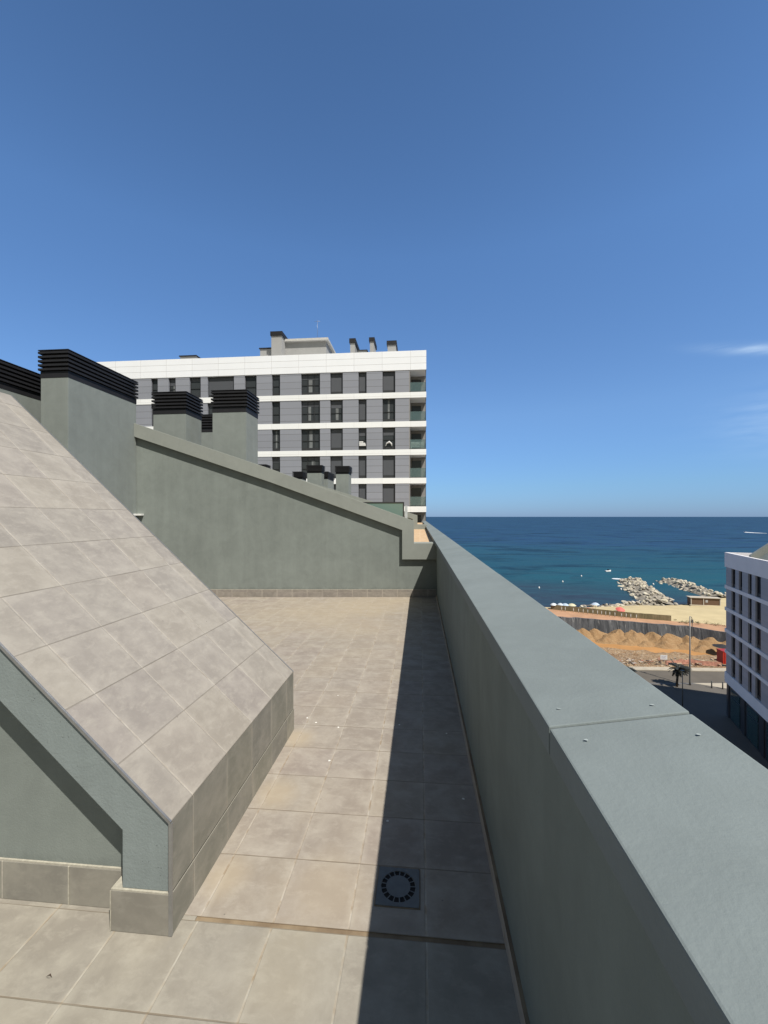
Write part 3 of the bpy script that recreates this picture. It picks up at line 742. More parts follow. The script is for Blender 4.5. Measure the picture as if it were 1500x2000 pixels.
c_ = M_dirt.mix(M_dirt.ramp(n1, .38, .62), (.40, .215, .095), (.46, .29, .15))
c_ = M_dirt.mix(M_dirt.ramp(n2, .45, .75), c_, (.52, .37, .22)); c_ = M_dirt.mix(M_dirt.math('MULTIPLY', M_dirt.ramp(n3, .45, .8), .5), c_, (.25, .15, .08))
M_dirt.color(c_); M_dirt.bump(M_dirt.math('ADD', n2, M_dirt.math('MULTIPLY', n3, .4)), .8, .5); M_dirt = M_dirt.m
M_track = plain('track_dirt', (.50, .265, .105), .95, 0, .12, .25, .1, .3)
M_sand = plain('beach_sand', (.62, .51, .30), .95, 0, .08, .3, .1, .5)
M_rubble = Mt('rubble_ground', rough=.95, spec=.1)
v_ = M_rubble.vec(); n1 = M_rubble.noise(v_, .35, 7, .75, .6); n2 = M_rubble.noise(v_, 1.8, 5, .7)
c_ = M_rubble.mix(M_rubble.ramp(n1, .4, .6), (.34, .205, .11), (.50, .35, .21)); c_ = M_rubble.mix(M_rubble.ramp(n2, .5, .68), c_, (.62, .50, .36))
c_ = M_rubble.mix(M_rubble.ramp(n2, .38, .30), c_, (.10, .075, .05))
M_rubble.color(c_); M_rubble.bump(M_rubble.math('ADD', n1, n2), .9, .6); M_rubble = M_rubble.m
M_mound = Mt('mound_earth', rough=.95, spec=.1)
v_ = M_mound.vec(); n1 = M_mound.noise(v_, .35, 6, .7, .8); n2 = M_mound.noise(v_, 2.2, 5, .7)
c_ = M_mound.mix(M_mound.ramp(n1, .35, .65), (.33, .20, .10), (.44, .29, .155)); c_ = M_mound.mix(M_mound.math('MULTIPLY', M_mound.ramp(n2, .5, .75), .6), c_, (.50, .35, .20))
M_mound.color(c_); M_mound.bump(n2, .8, .3); M_mound = M_mound.m
M_asph = plain('asphalt', (.150, .132, .108), .9, 0, .10, .35, .2, .2)
M_plaza = plain('plaza_paving', (.16, .145, .125), .85, 0, .08, .25, .2, .1)
M_kerb = plain('pale_kerb', (.50, .44, .34), .9, 0, .12, 1.0)
M_land = plain('dry_land', (.25, .20, .13), .95, 0, .25, .02)

# lines across the picture (photo pixels on level planes), from the near to the far
rows = [
    (extend(lineZ([(1180, 1301), (1418, 1306)], GZ), 60, 80), GZ, 'rub'),
    (extend(lineZ([(1180, 1291), (1418, 1297)], GZ), 60, 80), GZ - .4, 'rub'),
    (extend(lineZ([(1150, 1271), (1418, 1288)], GZ - 2.2), 60, 80), GZ - 2.6, 'rub'),
    (extend(lineZ([(1140, 1262), (1418, 1284)], GZ - 3.5), 60, 80), GZ - 3.5, 'track'),
    (extend(lineZ([(1120, 1248), (1418, 1273)], GZ - 3.5), 60, 80), GZ - 3.5, 'dirt'),
    (extend(lineZ([(1087, 1206), (1122, 1207.5), (1260, 1217.5), (1344, 1224), (1418, 1235)], GZ), 60, 80), GZ - 3.5, None)]
site = MB(); NS = 140; mats_ = {'rub': 0, 'track': 1, 'dirt': 2}
prevL = None
for (pl, z, mk_), nxt in zip(rows[:-1], rows[1:]):
    A = sample(pl, NS); B = sample(nxt[0], NS); K = 7
    grid = []
    for j in range(K + 1):
        f_ = j / K; rowp = []
        for i in range(NS):
            p = A[i].lerp(B[i], f_); p.z = z + (nxt[1] - z) * f_
            amp = {'rub': .55, 'track': .06, 'dirt': .25}[mk_]
            if mk_ == 'track' and (j in (0,)): amp = .2
            p.z += (noise.noise(Vector((p.x * .35, p.y * .35, 0))) + .6 * noise.noise(Vector((p.x * 1.1, p.y * 1.1, 3)))) * amp
            if pl is rows[0][0] and j == 0: p.z = GZ - .02
            rowp.append(p)
        if prevL and j == 0: rowp = prevL
        grid.append(rowp)
    prevL = grid[-1]
    for j in range(K):
        for i in range(NS - 1):
            site.face([grid[j][i], grid[j][i+1], grid[j+1][i+1], grid[j+1][i]], mats_[mk_], None, True)
tag(site.build('construction_ground', [M_rubble, M_track, M_dirt]), kind='structure')
walltop = rows[-1][0]
# retaining wall hung with dark sheeting
M_sheet = Mt('black_sheeting', rough=.5)
v_ = M_sheet.vec('UV', (1, .12, 1)); n1 = M_sheet.noise(v_, .9, 5, .6, .5); n2 = M_sheet.noise(v_, 3.5, 4, .6)
c_ = M_sheet.mix(M_sheet.ramp(n1, .35, .65), (.055, .060, .068), (.15, .155, .165)); c_ = M_sheet.mix(M_sheet.ramp(n2, .56, .74), c_, (.38, .37, .36))
c_ = M_sheet.mix(M_sheet.ramp(n2, .42, .3), c_, (.02, .022, .026))
M_sheet.color(c_); M_sheet.bump(n1, .8, .3); M_sheet = M_sheet.m
rw = MB(); A = sample(walltop, 260); d = 0
for i in range(259):
    L = (A[i + 1] - A[i]).length
    def wob(k): return Vector((0, .35 * noise.noise(Vector((A[k].x * .5, A[k].y * .5, 1))), 0))
    a, c = A[i] + wob(i), A[i + 1] + wob(i + 1)
    ta, tb = .18 * noise.noise(a * .4), .18 * noise.noise(c * .4)
    za, zb = GZ - 4, GZ + .12
    sb = Vector((0, -.9, 0))
    rw.face([(a.x, a.y - .9, za), (c.x, c.y - .9, za), (c.x, c.y, zb + tb), (a.x, a.y, zb + ta)], 0, [(d, 0), (d + L, 0), (d + L, 4), (d, 4)])
    rw.face([(a.x, a.y, zb + ta), (c.x, c.y, zb + tb), (c.x, c.y + .5, zb + tb), (a.x, a.y + .5, zb + ta)], 0, [(d, 4), (d + L, 4), (d + L, 4.5), (d, 4.5)])
    rw.face([(c.x, c.y + .5, za), (a.x, a.y + .5, za), (a.x, a.y + .5, zb + ta), (c.x, c.y + .5, zb + tb)], 0, [(d, 4), (d + L, 4), (d + L, 4.5), (d, 4.5)])
    d += L
tag(rw.build('retaining_wall', M_sheet), 'dark sheeted retaining wall along the back of the excavated site', 'wall')
# path and beach beyond it
water_line = extend(lineZ([(1060, 1186), (1120, 1186), (1180, 1184), (1240, 1181), (1300, 1181.5), (1335, 1180), (1350, 1172), (1425, 1162)], SEA + .1), 80, 60)
fence_line = extend(lineZ([(1077, 1189.5), (1160, 1199), (1235, 1207), (1311, 1213), (1418, 1221)], GZ), 60, 80)
bm_ = MB()
A = [p + Vector((0, .3, 0)) for p in sample(walltop, 150)]; B = sample(fence_line, 150); C_ = sample(water_line, 150); 
for i in range(150):
    if B[i].y < A[i].y + .5: B[i].y = A[i].y + .5
    if C_[i].y < B[i].y + 3: C_[i].y = B[i].y + 3
P = MB()
for i in range(149):
    P.face([A[i] + Vector((0, 0, .0)), A[i+1], B[i+1], B[i]], 0, None, True)
M_pinkdirt = plain('pinkish_path_dirt', (.52, .31, .19), .95, 0, .15, .4, .1, .4)
tag(P.build('beach_path', M_pinkdirt), kind='structure')
S_ = MB(); K = 14; g = []
for j in range(K + 1):
    f_ = j / K; rowp = []
    for i in range(150):
        p = B[i].lerp(C_[i], min(1, f_ / .8)) if f_ <= .8 else C_[i] + Vector((2, 22, 0)) * ((f_ - .8) / .2)
        z = GZ + .0 - .05 * (f_ > 0) + (SEA - GZ) * max(0, (f_ - .35) / .45) ** 1.4 if f_ <= .8 else SEA - 4 * (f_ - .8) / .2
        if 0 < f_ < .8: z += .12 * noise.noise(Vector((p.x * .25, p.y * .25, 0)))
        rowp.append(Vector((p.x, p.y, z)))
    g.append(rowp)
for j in range(K):
    for i in range(149): S_.face([g[j][i], g[j][i+1], g[j+1][i+1], g[j+1][i]], 0, None, True)
tag(S_.build('beach', M_sand), kind='structure')
# flat land behind, beside and beneath the street
far_edge = rows[0][0]
e0, e1 = far_edge[0], far_edge[-1]
G = MB()
G.face([(-3000, -3000, GZ - .02), (3000, -3000, GZ - .02), (3000, e1.y, GZ - .02), (e1.x, e1.y, GZ - .02), (e0.x, e0.y, GZ - .02), (-3000, e0.y, GZ - .02)])
lw, rw_ = walltop[0], walltop[-1]
G.face([(-3000, e0.y, GZ - .02), (e0.x, e0.y, GZ - .02), (lw.x, lw.y, GZ - .02), (B[0].x, B[0].y, GZ - .02), (C_[0].x, C_[0].y, SEA - .02), (-3000, C_[0].y + 80, SEA - .02)])
G.face([(e1.x, e1.y, GZ - .02), (3000, e1.y, GZ - .02), (3000, C_[-1].y - 80, SEA - .02), (C_[-1].x, C_[-1].y, SEA - .02), (B[-1].x, B[-1].y, GZ - .02), (rw_.x, rw_.y, GZ - .02)])
tag(G.build('ground', M_land), kind='structure')
# street
def strip(name, near, far, z, mat, th=0):
    s_ = MB(); a = [at(x, y, GZ) for x, y in near]; c = [at(x, y, GZ) for x, y in far]
    for p in a + c: p.z = z
    s_.face(a + c[::-1])
    if th:
        pts = a + c[::-1]
        for i in range(len(pts)):
            p, q_ = pts[i], pts[(i + 1) % len(pts)]
            s_.face([(p.x, p.y, z - th), (q_.x, q_.y, z - th), q_, p])
    return tag(s_.build(name, mat), kind='structure')
strip('road', [(1000, 1333), (1600, 1335.5)], [(1000, 1305), (1600, 1315)], GZ - .004, M_asph)
strip('site_kerb', [(1000, 1305), (1600, 1314.8)], [(1000, 1299), (1600, 1309)], GZ + .10, M_kerb, .12)
pz = MB(); a, c = at(1000, 1333, GZ), at(1600, 1335.5, GZ)
pz.face([(-60, -60, GZ + .12), (140, -60, GZ + .12), (c.x + 20, c.y - 4, GZ + .12), (c.x, c.y, GZ + .12), (a.x, a.y, GZ + .12), (-60, a.y + 4, GZ + .12)])
pz.face([(a.x, a.y, GZ - .02), (c.x, c.y, GZ - .02), (c.x, c.y, GZ + .12), (a.x, a.y, GZ + .12)])
tag(pz.build('pavement', M_plaza), kind='structure')
strip('pavement_kerb', [(1000, 1336), (1600, 1338.5)], [(1000, 1334), (1600, 1336.3)], GZ + .124, plain('kerb_stone', (.15, .145, .14), .8))
strip('sand_patch', [(1418, 1346), (1600, 1380)], [(1352, 1335.5), (1600, 1337)], GZ + .130, M_kerb)

# sea
M_sea = Mt('sea_water', rough=.35, spec=.12)
geo = M_sea.n.new('ShaderNodeNewGeometry'); pos = geo.outputs['Position']
sp = M_sea.sepuv(pos)
# distance offshore along the seaward axis
sd = M_sea.math('ADD', M_sea.math('MULTIPLY', sp[0], math.sin(R(16))), M_sea.math('MULTIPLY', sp[1], math.cos(R(16))))
vs = M_sea.vec(src=pos, scale=(.6, 2.6, 1))
nA = M_sea.noise(vs, .0025, 5, .6, .5); nB = M_sea.noise(vs, .012, 6, .65, .4)
off = M_sea.math('ADD', sd, M_sea.math('MULTIPLY', M_sea.math('SUBTRACT', nB, .5), 60.))
shore = (.036, .058, .090); turq = (.019, .100, .142); deep = (.026, .074, .170)
c_ = M_sea.mix(M_sea.ramp(off, 160, 205), shore, turq)
nearw = M_sea.math('ADD', sd, M_sea.math('MULTIPLY', M_sea.math('SUBTRACT', nA, .5), 500.))
c_ = M_sea.mix(M_sea.ramp(nearw, 230, 500), c_, deep)
c_ = M_sea.mix(M_sea.math('MULTIPLY', M_sea.ramp(nB, .45, .65), .30), c_, tuple(x * .62 for x in deep))
vw = M_sea.vec(src=pos, scale=(.45, 1.2, 1))
w1 = M_sea.noise(vw, .16, 5, .62, .8); w2 = M_sea.noise(vw, .9, 4, .6, .3); w3 = M_sea.noise(M_sea.vec(src=pos, scale=(.40, 1.0, 1)), .040, 5, .6, .6)
c_ = M_sea.mix(M_sea.math('MULTIPLY', M_sea.ramp(w3, .50, .68), .30), c_, (.022, .105, .135))
c_ = M_sea.mix(M_sea.math('MULTIPLY', M_sea.ramp(w3, .50, .36), .7), c_, (.008, .026, .055))
c_ = M_sea.mix(M_sea.math('MULTIPLY', M_sea.ramp(w1, .45, .62), .5), c_, (.035, .10, .14))
M_sea.color(c_)
hh = M_sea.math('ADD', M_sea.math('MULTIPLY', w1, 1.), M_sea.math('ADD', M_sea.math('MULTIPLY', w2, .25), M_sea.math('MULTIPLY', w3, 2.2)))
nrm_ = M_sea.bump(hh, .6, 1.2)
df = M_sea.n.new('ShaderNodeBsdfDiffuse'); gl = M_sea.n.new('ShaderNodeBsdfGlossy'); gl.inputs['Roughness'].default_value = .25
M_sea.l.new(c_, df.inputs['Color']); M_sea.l.new(nrm_, df.inputs['Normal']); M_sea.l.new(nrm_, gl.inputs['Normal'])
ms = M_sea.n.new('ShaderNodeMixShader'); ms.inputs[0].default_value = .07
M_sea.l.new(df.outputs[0], ms.inputs[1]); M_sea.l.new(gl.outputs[0], ms.inputs[2])
M_sea.l.new(ms.outputs[0], M_sea.n['Material Output'].inputs['Surface']); M_sea = M_sea.m
s_ = MB(); s_.face([(-40000, 60, SEA), (60000, 60, SEA), (60000, 60000, SEA), (-40000, 60000, SEA)])
tag(s_.build('sea', M_sea), kind='structure')
# keep the sea out of the pit: the flat sea sheet starts beyond the beach
o = bpy.data.objects['sea']; me = o.data
sl_ = (C_[-1].y - C_[0].y) / (C_[-1].x - C_[0].x)
for v in me.vertices:
    if v.co.y < 100: v.co.y = C_[0].y + (max(-900, min(1200, v.co.x)) - C_[0].x) * sl_ - 3
me.update()
s2 = MB()
bm0 = [Vector((-40000, C_[0].y + 330, SEA)), Vector((C_[0].x - 900, C_[0].y + 330, SEA))] + [Vector((p.x, p.y - 4.0, SEA)) for p in C_[::6]] + [Vector((C_[-1].x + 900, C_[-1].y - 330, SEA)), Vector((60000, C_[-1].y - 330, SEA))]
for a, c in zip(bm0[:-1], bm0[1:]): s2.face([a, c, (c.x, 60000, SEA), (a.x, 60000, SEA)])
me2 = s2.build('sea_tmp', M_sea); o.data = me2.data; bpy.data.objects.remove(me2)

# breakwaters
M_rock = [plain('limestone_boulder', c, .9, 0, .25, .6, .2, .6) for c in ((.66, .60, .46), (.56, .50, .40), (.42, .38, .32), (.74, .68, .54))]
M_wet = plain('wet_boulder', (.09, .085, .075), .5, 0, .3, .6)
rocks = []
for i in range(9):
    bm = bmesh.new(); bmesh.ops.create_icosphere(bm, subdivisions=2, radius=1)
    sx, sy, sz = rnd.uniform(.8, 1.25), rnd.uniform(.7, 1.1), rnd.uniform(.55, .8)
    cuts = [(Vector((rnd.uniform(-1, 1), rnd.uniform(-1, 1), rnd.uniform(-.6, 1))).normalized(), rnd.uniform(.45, .75)) for _ in range(7)]
    for v in bm.verts:
        for n_, d_ in cuts:
            t = v.co.dot(n_) - d_
            if t > 0: v.co -= n_ * t
        v.co += v.co.normalized() * noise.noise(v.co * 2 + Vector((i * 9, 0, 0))) * .12
        v.co = Vector((v.co.x * sx, v.co.y * sy, v.co.z * sz))
    me = bpy.data.meshes.new('boulder'); bm.to_mesh(me); bm.free(); me.materials.append(M_rock[i % 4] if i < 8 else M_wet); rocks.append(me)
def mound_line(axis, widths, hts, n, seed, label, group, core=True):
    r_ = random.Random(seed)
    L = [0.]
    for a, c in zip(axis[:-1], axis[1:]): L.append(L[-1] + (c - a).length)
    def at_s(s_):
        j = 0
        while j < len(L) - 2 and L[j + 1] < s_: j += 1
        f_ = (s_ - L[j]) / (L[j + 1] - L[j]); p = axis[j].lerp(axis[j + 1], f_); d = (axis[j + 1] - axis[j]).normalized()
        wd = widths[j] + (widths[j + 1] - widths[j]) * f_; h = hts[j] + (hts[j + 1] - hts[j]) * f_
        return p, Vector((d.y, -d.x, 0)), wd, h
    if core:
        cm = MB(); NSg, NC = 50, 13; gr = []
        for i in range(NSg):
            p, nn, wd, h = at_s(L[-1] * i / (NSg - 1)); row_ = []
            for k in range(NC):
                q = -1 + 2 * k / (NC - 1); z = h * (1 - abs(q) ** 2.2) - .9
                pt = p + nn * q * wd * .5; pt.z = SEA + z + .5 * noise.noise(Vector((pt.x, pt.y, 0)) * .7)
                row_.append(pt)
            gr.append(row_)
        for i in range(NSg - 1):
            for k in range(NC - 1): cm.face([gr[i][k], gr[i+1][k], gr[i+1][k+1], gr[i][k+1]])
        tag(cm.build('rock_rubble', plain('rock_rubble_fill', (.30, .27, .22), .9, 0, .4, 1.2, .2, .8)), 'loose rubble filling under ' + group, 'rocks', None, 'stuff')
    for i in range(n):
        p, nn, wd, h = at_s(L[-1] * ((i + r_.random()) / n))
        q = r_.uniform(-1.02, 1.02); sz = r_.uniform(.5, 1.12)
        pt = p + nn * q * wd * .5
        z = SEA + max(-.2, h * (1 - abs(q) ** 2.2) - .55)
        dark = z < SEA + .5 and q * 1 < 0
        me = rocks[8] if dark and r_.random() < .7 else rocks[r_.randrange(8)]
        o = bpy.data.objects.new('boulder', me); COL.objects.link(o)
        o.location = (pt.x, pt.y, z); o.scale = (sz, sz, sz); o.rotation_euler = (r_.uniform(-.5, .5), r_.uniform(-.5, .5), r_.uniform(0, 6.28))
        tag(o, label, 'boulder', group)
ax1 = [at(1234, 1135, SEA), at(1249, 1153, SEA), at(1271, 1170, SEA), at(1290, 1181, SEA)]
mound_line(ax1, [12.5, 12, 12.5, 12], [2.2, 2.5, 2.5, 1.6], 150, 3, 'one of the pale boulders piled in the left rock breakwater', 'left breakwater boulders')
ax2 = [at(1306, 1135, SEA), at(1340, 1146, SEA), at(1372, 1158, SEA), at(1402, 1168, SEA)]
mound_line(ax2, [9.5, 10, 10, 8], [2.0, 2.3, 2.3, 1.8], 92, 5, 'one of the pale boulders piled in the right rock breakwater', 'right breakwater boulders')
ax3 = [at(1130, 1184.5, SEA), at(1180, 1184, SEA), at(1240, 1181, SEA), at(1300, 1181, SEA)]
mound_line(ax3, [1.6, 3, 5, 4], [.5, 1.0, 1.4, .9], 44, 8, 'one of the boulders lining the waterline left of the breakwaters', 'boulders along the waterline')
ax4 = [at(1290, 1134, SEA), at(1300, 1141, SEA)]
mound_line(ax4, [4, 4], [.9, .9], 7, 9, 'one of the low rocks awash off the right breakwater', 'rocks awash', core=False)
ax5 = [at(1396, 1164, SEA), at(1425, 1163, SEA)]
mound_line(ax5, [5, 5], [1.4, 1.4], 7, 10, 'one of the boulders behind the wooden beach hut', 'boulders behind the hut', core=False)

# beach hut
def pole(b, p, h, r, n=8): b.tube([p, p + Vector((0, 0, h))], r, n)
hz = SEA + .55
hp0, hp1 = at(1349, 1181, hz), at(1407, 1183.5, hz)
hd = (hp1 - hp0); hl = hd.length; hang = math.atan2(hd.y, hd.x)
hut = thing('beach_hut', hp0, 'brown wooden beach hut with flat pale roof by the right breakwater', 'hut', rz=hang)
M_wood = Mt('brown_planks', rough=.8)
_s = M_wood.sepuv(M_wood.co.outputs['Object']); _f = M_wood.math('FRACT', M_wood.math('MULTIPLY', _s[2], 4.))
M_wood.color(M_wood.mix(M_wood.ramp(_f, 0, .2), (.05, .028, .016), M_wood.mix(M_wood.noise(M_wood.vec('Object', (1, 1, 8)), 2, 4), (.13, .07, .04), (.22, .125, .07)))); M_wood = M_wood.m
b = MB(); b.box(0, hl, 0, 2.2, -.8, 2.25); b.build('wall', M_wood, hut, local=True)
b = MB(); b.box(-.3, hl + .3, -.3, 2.4, 2.255, 2.42); b.build('roof', plain('hut_roof', (.55, .49, .40), .9), hut, local=True)
b = MB()
for x in (0.0, hl * .42, hl - .2): b.box(x, x + .22, -.12, -.005, -.8, 2.25)
b.build('post', plain('hut_post', (.60, .55, .48), .8), hut, local=True)
b = MB(); b.box(hl * .50, hl * .58, -.05, -.003, .9, 1.7); b.build('window', plain('hut_window', (.5, .5, .5), .4), hut, local=True)
b = MB(); b.box(-.6, hl + 1, -1.3, -.55, -.8, .15); b.build('step', plain('hut_step', (.58, .50, .36), .9), hut, local=True)

# reed fence with white posts
fn = thing('reed_fence', at(1311, 1213, GZ), 'long brown reed fence between the beach and the site path', 'fence')
M_reed = Mt('reed_screen', rough=.9)
vr = M_reed.vec('UV', (1, .06, 1)); n1 = M_reed.noise(vr, 3, 5, .7); n2 = M_reed.noise(M_reed.vec('UV'), .35, 3)
M_reed.color(M_reed.mix(M_reed.ramp(n2, .4, .6), M_reed.mix(M_reed.ramp(n1, .35, .65), (.20, .155, .085), (.38, .31, .18)), M_reed.mix(M_reed.ramp(n1, .35, .65), (.13, .115, .06), (.28, .245, .13)))); M_reed = M_reed.m
fl_pts = sample(lineZ([(1076, 1190), (1160, 1199), (1235, 1207), (1311, 1213)], GZ), 60)
b = MB(); d = 0
for a, c in zip(fl_pts[:-1], fl_pts[1:]):
    L = (c - a).length; t1 = 1.45 + .07 * noise.noise(a); t2 = 1.45 + .07 * noise.noise(c)
    for yo, rev in ((0, 0), (.12, 1)):
        q = [a + Vector((0, yo, -.05)), c + Vector((0, yo, -.05)), c + Vector((0, yo, t2)), a + Vector((0, yo, t1))]; u = [(d, 0), (d + L, 0), (d + L, 1.5), (d, 1.5)]
        if rev: q, u = q[::-1], u[::-1]
        b.face(q, 0, u)
    b.face([a + Vector((0, 0, t1)), c + Vector((0, 0, t2)), c + Vector((0, .12, t2)), a + Vector((0, .12, t1))], 0, [(d, 0), (d + L, 0), (d + L, .1), (d, .1)])
    d += L
b.build('reed_screen', M_reed, fn)
posts = [1097, 1104, 1120, 1130, 1139, 1148, 1158, 1167, 1175, 1183, 1191, 1201, 1214, 1223, 1232, 1243]
bp = MB(); bp.tube([(0, 0, 0), (0, 0, 1.15)], .07, 8); bp.tube([(0, 0, 1.15), (0, 0, 1.23)], .10, 8)
M_wpost = plain('white_post', (.75, .74, .70), .6)
p_ = at(1097, 1193.5, GZ); post0 = tag(bp.build('marker_post', M_wpost), 'one of the white marker posts standing in front of the reed fence', 'post', 'white posts along the reed fence')
for i, x in enumerate(posts):
    y = 1191.5 + (x - 1076) * .1085 ; o = post0 if i == 0 else copy_tree(post0)
    o.location = at(x, y, GZ)

# parasols on the beach
def parasol(px, py, r, col, label, tilt=0, h=2.1):
    base = at(px, py, SEA + .7); base.z = SEA + .6
    root = thing('parasol', base, label, 'parasol', 'parasols on the beach')
    c = MB(); n = 12; tip = Vector((0, 0, h + .35)); rim = [Vector((r * math.cos(6.283*k/n), r * math.sin(6.283*k/n), h - .25)) for k in range(n)]
    mid = [Vector((r * .55 * math.cos(6.283*k/n), r * .55 * math.sin(6.283*k/n), h + .18)) for k in range(n)]
    for k in range(n):
        k2 = (k + 1) % n; c.face([tip, mid[k], mid[k2]], 0, None, True); c.face([mid[k], rim[k], rim[k2], mid[k2]], 0, None, True)
        c.face([rim[k2] - Vector((0,0,.02)), rim[k] - Vector((0,0,.02)), tip - Vector((0,0,.05))])
    c.build('canopy', plain('canopy', col, .7), root, local=True)
    b = MB(); b.tube([(0, 0, 0), (0, 0, h + .3)], .03, 6); b.build('pole', M_wpost, root, local=True)
    root.rotation_euler = (tilt, 0, 0)
parasol(1081.5, 1193, 1.0, (.72, .78, .80), 'white beach parasol nearest to the coping edge')
parasol(1094.5, 1193, .9, (.62, .70, .76), 'small pale blue beach parasol next to the leftmost white one')
parasol(1104, 1193.5, 1.05, (.50, .62, .74), 'light blue beach parasol between a small pale and a cream one')
parasol(1117, 1194, 1.2, (.70, .66, .45), 'cream yellow beach parasol behind the reed fence')
parasol(1163, 1192, 1.15, (.55, .66, .78), 'blue-white beach parasol beside the waterline boulders')
parasol(1210, 1197, 1.25, (.75, .16, .13), 'red beach parasol alone on the sand', .35, 1.5)
# people on the beach are only specks: simple standing and lying bathers are left to towels
for (x, y, col, lb) in ((1148, 1188.5, (.6, .12, .1), 'red beach towel among the waterline boulders'), (1131, 1189, (.75, .75, .72), 'white beach towel near the waterline')):
    b = MB(); p = at(x, y, SEA + .75); nx = 8
    for i in range(nx):
        z0 = SEA + .72 + .05 * math.sin(i); z1 = SEA + .72 + .05 * math.sin(i + 1)
        b.face([(p.x + i * .25, p.y, z0), (p.x + i * .25 + .25, p.y, z1), (p.x + i * .25 + .25, p.y + 1, z1 + .03), (p.x + i * .25, p.y + 1, z0 + .03)], 0, None, True)
    tag(b.build('beach_towel', plain('towel', col, .9)), lb, 'towel')

# mounds of earth in the pit
def mound(px, py, wpx, hpx, seed):
    z0 = GZ - 3.7; p = at(px, py, z0); k = (EYE - z0) * F / (py - 1009)
    rx = wpx / F * k * .60; h = hpx / F * k
    r_ = random.Random(seed); b = MB(); NR, NA = 12, 34; ry = rx * r_.uniform(.5, .7); ang = r_.uniform(-.3, .3)
    gr = []
    pk = Vector((r_.uniform(-.25, .25), 0))
    for i in range(NR + 1):
        f_ = i / NR; rr = []
        for j in range(NA):
            a = 6.2832 * j / NA
            x = math.cos(a) * rx * f_; y = math.sin(a) * ry * f_
            rg = 1 - abs(noise.noise(Vector((x * .32 + seed * 5, y * .32, 2)))) * 1.6
            z = h * .76 * (1 - f_ ** 1.7) ** 1.15 * (.55 + .5 * rg) + .9 * noise.noise(Vector((x * .5 + seed, y * .5, 0))) * (1 - f_) + .32 * noise.noise(Vector((x * 1.3, y * 1.3, seed))) * (1 - f_ * .6)
            x += pk.x * rx * (1 - f_)
            rr.append(Vector((x * math.cos(ang) - y * math.sin(ang), x * math.sin(ang) + y * math.cos(ang), z if f_ < 1 else -.4)))
        gr.append(rr)
    for i in range(NR):
        for j in range(NA):
            j2 = (j + 1) % NA
            b.face([gr[i][j], gr[i+1][j], gr[i+1][j2], gr[i][j2]] if i else [gr[0][0], gr[1][j], gr[1][j2]], 0, None, True)
    o = b.build('earth_mound', M_mound, None); o.location = p
    return o
ml = [(1136, 1247, 62, 23, 'leftmost heaped mound of brown earth in the pit'), (1168, 1248, 56, 24, 'earth mound second from the coping edge'), (1202, 1251, 66, 26, 'round earth mound below the middle of the reed fence'),
      (1240, 1254, 68, 27, 'tall earth mound left of the middle of the pit'), (1276, 1256, 58, 26, 'earth mound just left of the lamp post'), (1312, 1259, 70, 28, 'broad earth mound directly left of the tall lamp post'),
      (1352, 1262, 66, 25, 'low earth mound behind the tall lamp post'), (1386, 1266, 64, 27, 'earth mound right of the tall lamp post'), (1420, 1270, 60, 29, 'earth mound touching the grey block on the right'),
      (1187, 1256, 44, 13, 'small front heap of earth left of the round mound'), (1226, 1259, 46, 13, 'small front heap of earth below the round mound'), (1262, 1262, 40, 12, 'small front heap of earth below the middle mounds'),
      (1298, 1264, 48, 16, 'small front heap of earth left of the lamp post'), (1336, 1267, 50, 15, 'small front heap of earth at the foot of the lamp post line'), (1372, 1272, 46, 14, 'small front heap of earth right of the lamp post')]
for i, (x, y, wpx, hpx, lb) in enumerate(ml): tag(mound(x, y, wpx, hpx, i + 3), lb, 'mound', 'earth mounds in the pit')

# street furniture
M_steel = plain('galvanised_steel', (.20, .20, .19), .5, .4)
base = at(1347.5, 1338, GZ + .12)
lp = thing('street_lamp', base, 'very tall slim lamp post rising above the pit, right of the palm', 'lamp post')
b = MB(); b.tube([(0, 0, 0), (0, 0, .6), (0, 0, 11.2)], [.15, .12, .075], 10); b.build('pole', M_steel, lp, local=True)
b = MB(); b.tube([(0, 0, 11.2), (.25, 0, 11.1), (.35, 0, 10.6), (.36, 0, 8.0), (.2, 0, 7.6)], .05, 6); b.box(.26, .46, -.1, .1, 10.2, 10.7); b.build('lamp_head', M_steel, lp, local=True)
base = at(1333, 1383, GZ + .12)
lp = thing('street_lamp', base, 'short thin lamp post rising from behind the coping in front of the palm', 'lamp post')
b = MB(); b.tube([(0, 0, 0), (0, 0, 5.3)], [.075, .05], 8); b.build('pole', M_steel, lp, local=True)
b = MB(); b.tube([(0, 0, 5.3), (0, 0, 5.38), (0, 0, 5.44)], [.06, .28, .20], 12); b.build('lamp_head', M_steel, lp, local=True)
for x, y, lb in ((1390, 1344, 'left of two waist-high posts at the pavement edge by the grey block'), (1411.5, 1346, 'right of two waist-high posts at the pavement edge by the grey block')):
    b = MB(); b.tube([(0, 0, 0), (0, 0, 1.15), (0, 0, 1.2)], [.09, .09, .05], 10); o = tag(b.build('bollard', M_steel), lb, 'bollard', 'pavement bollards'); o.location = at(x, y, GZ + .12)
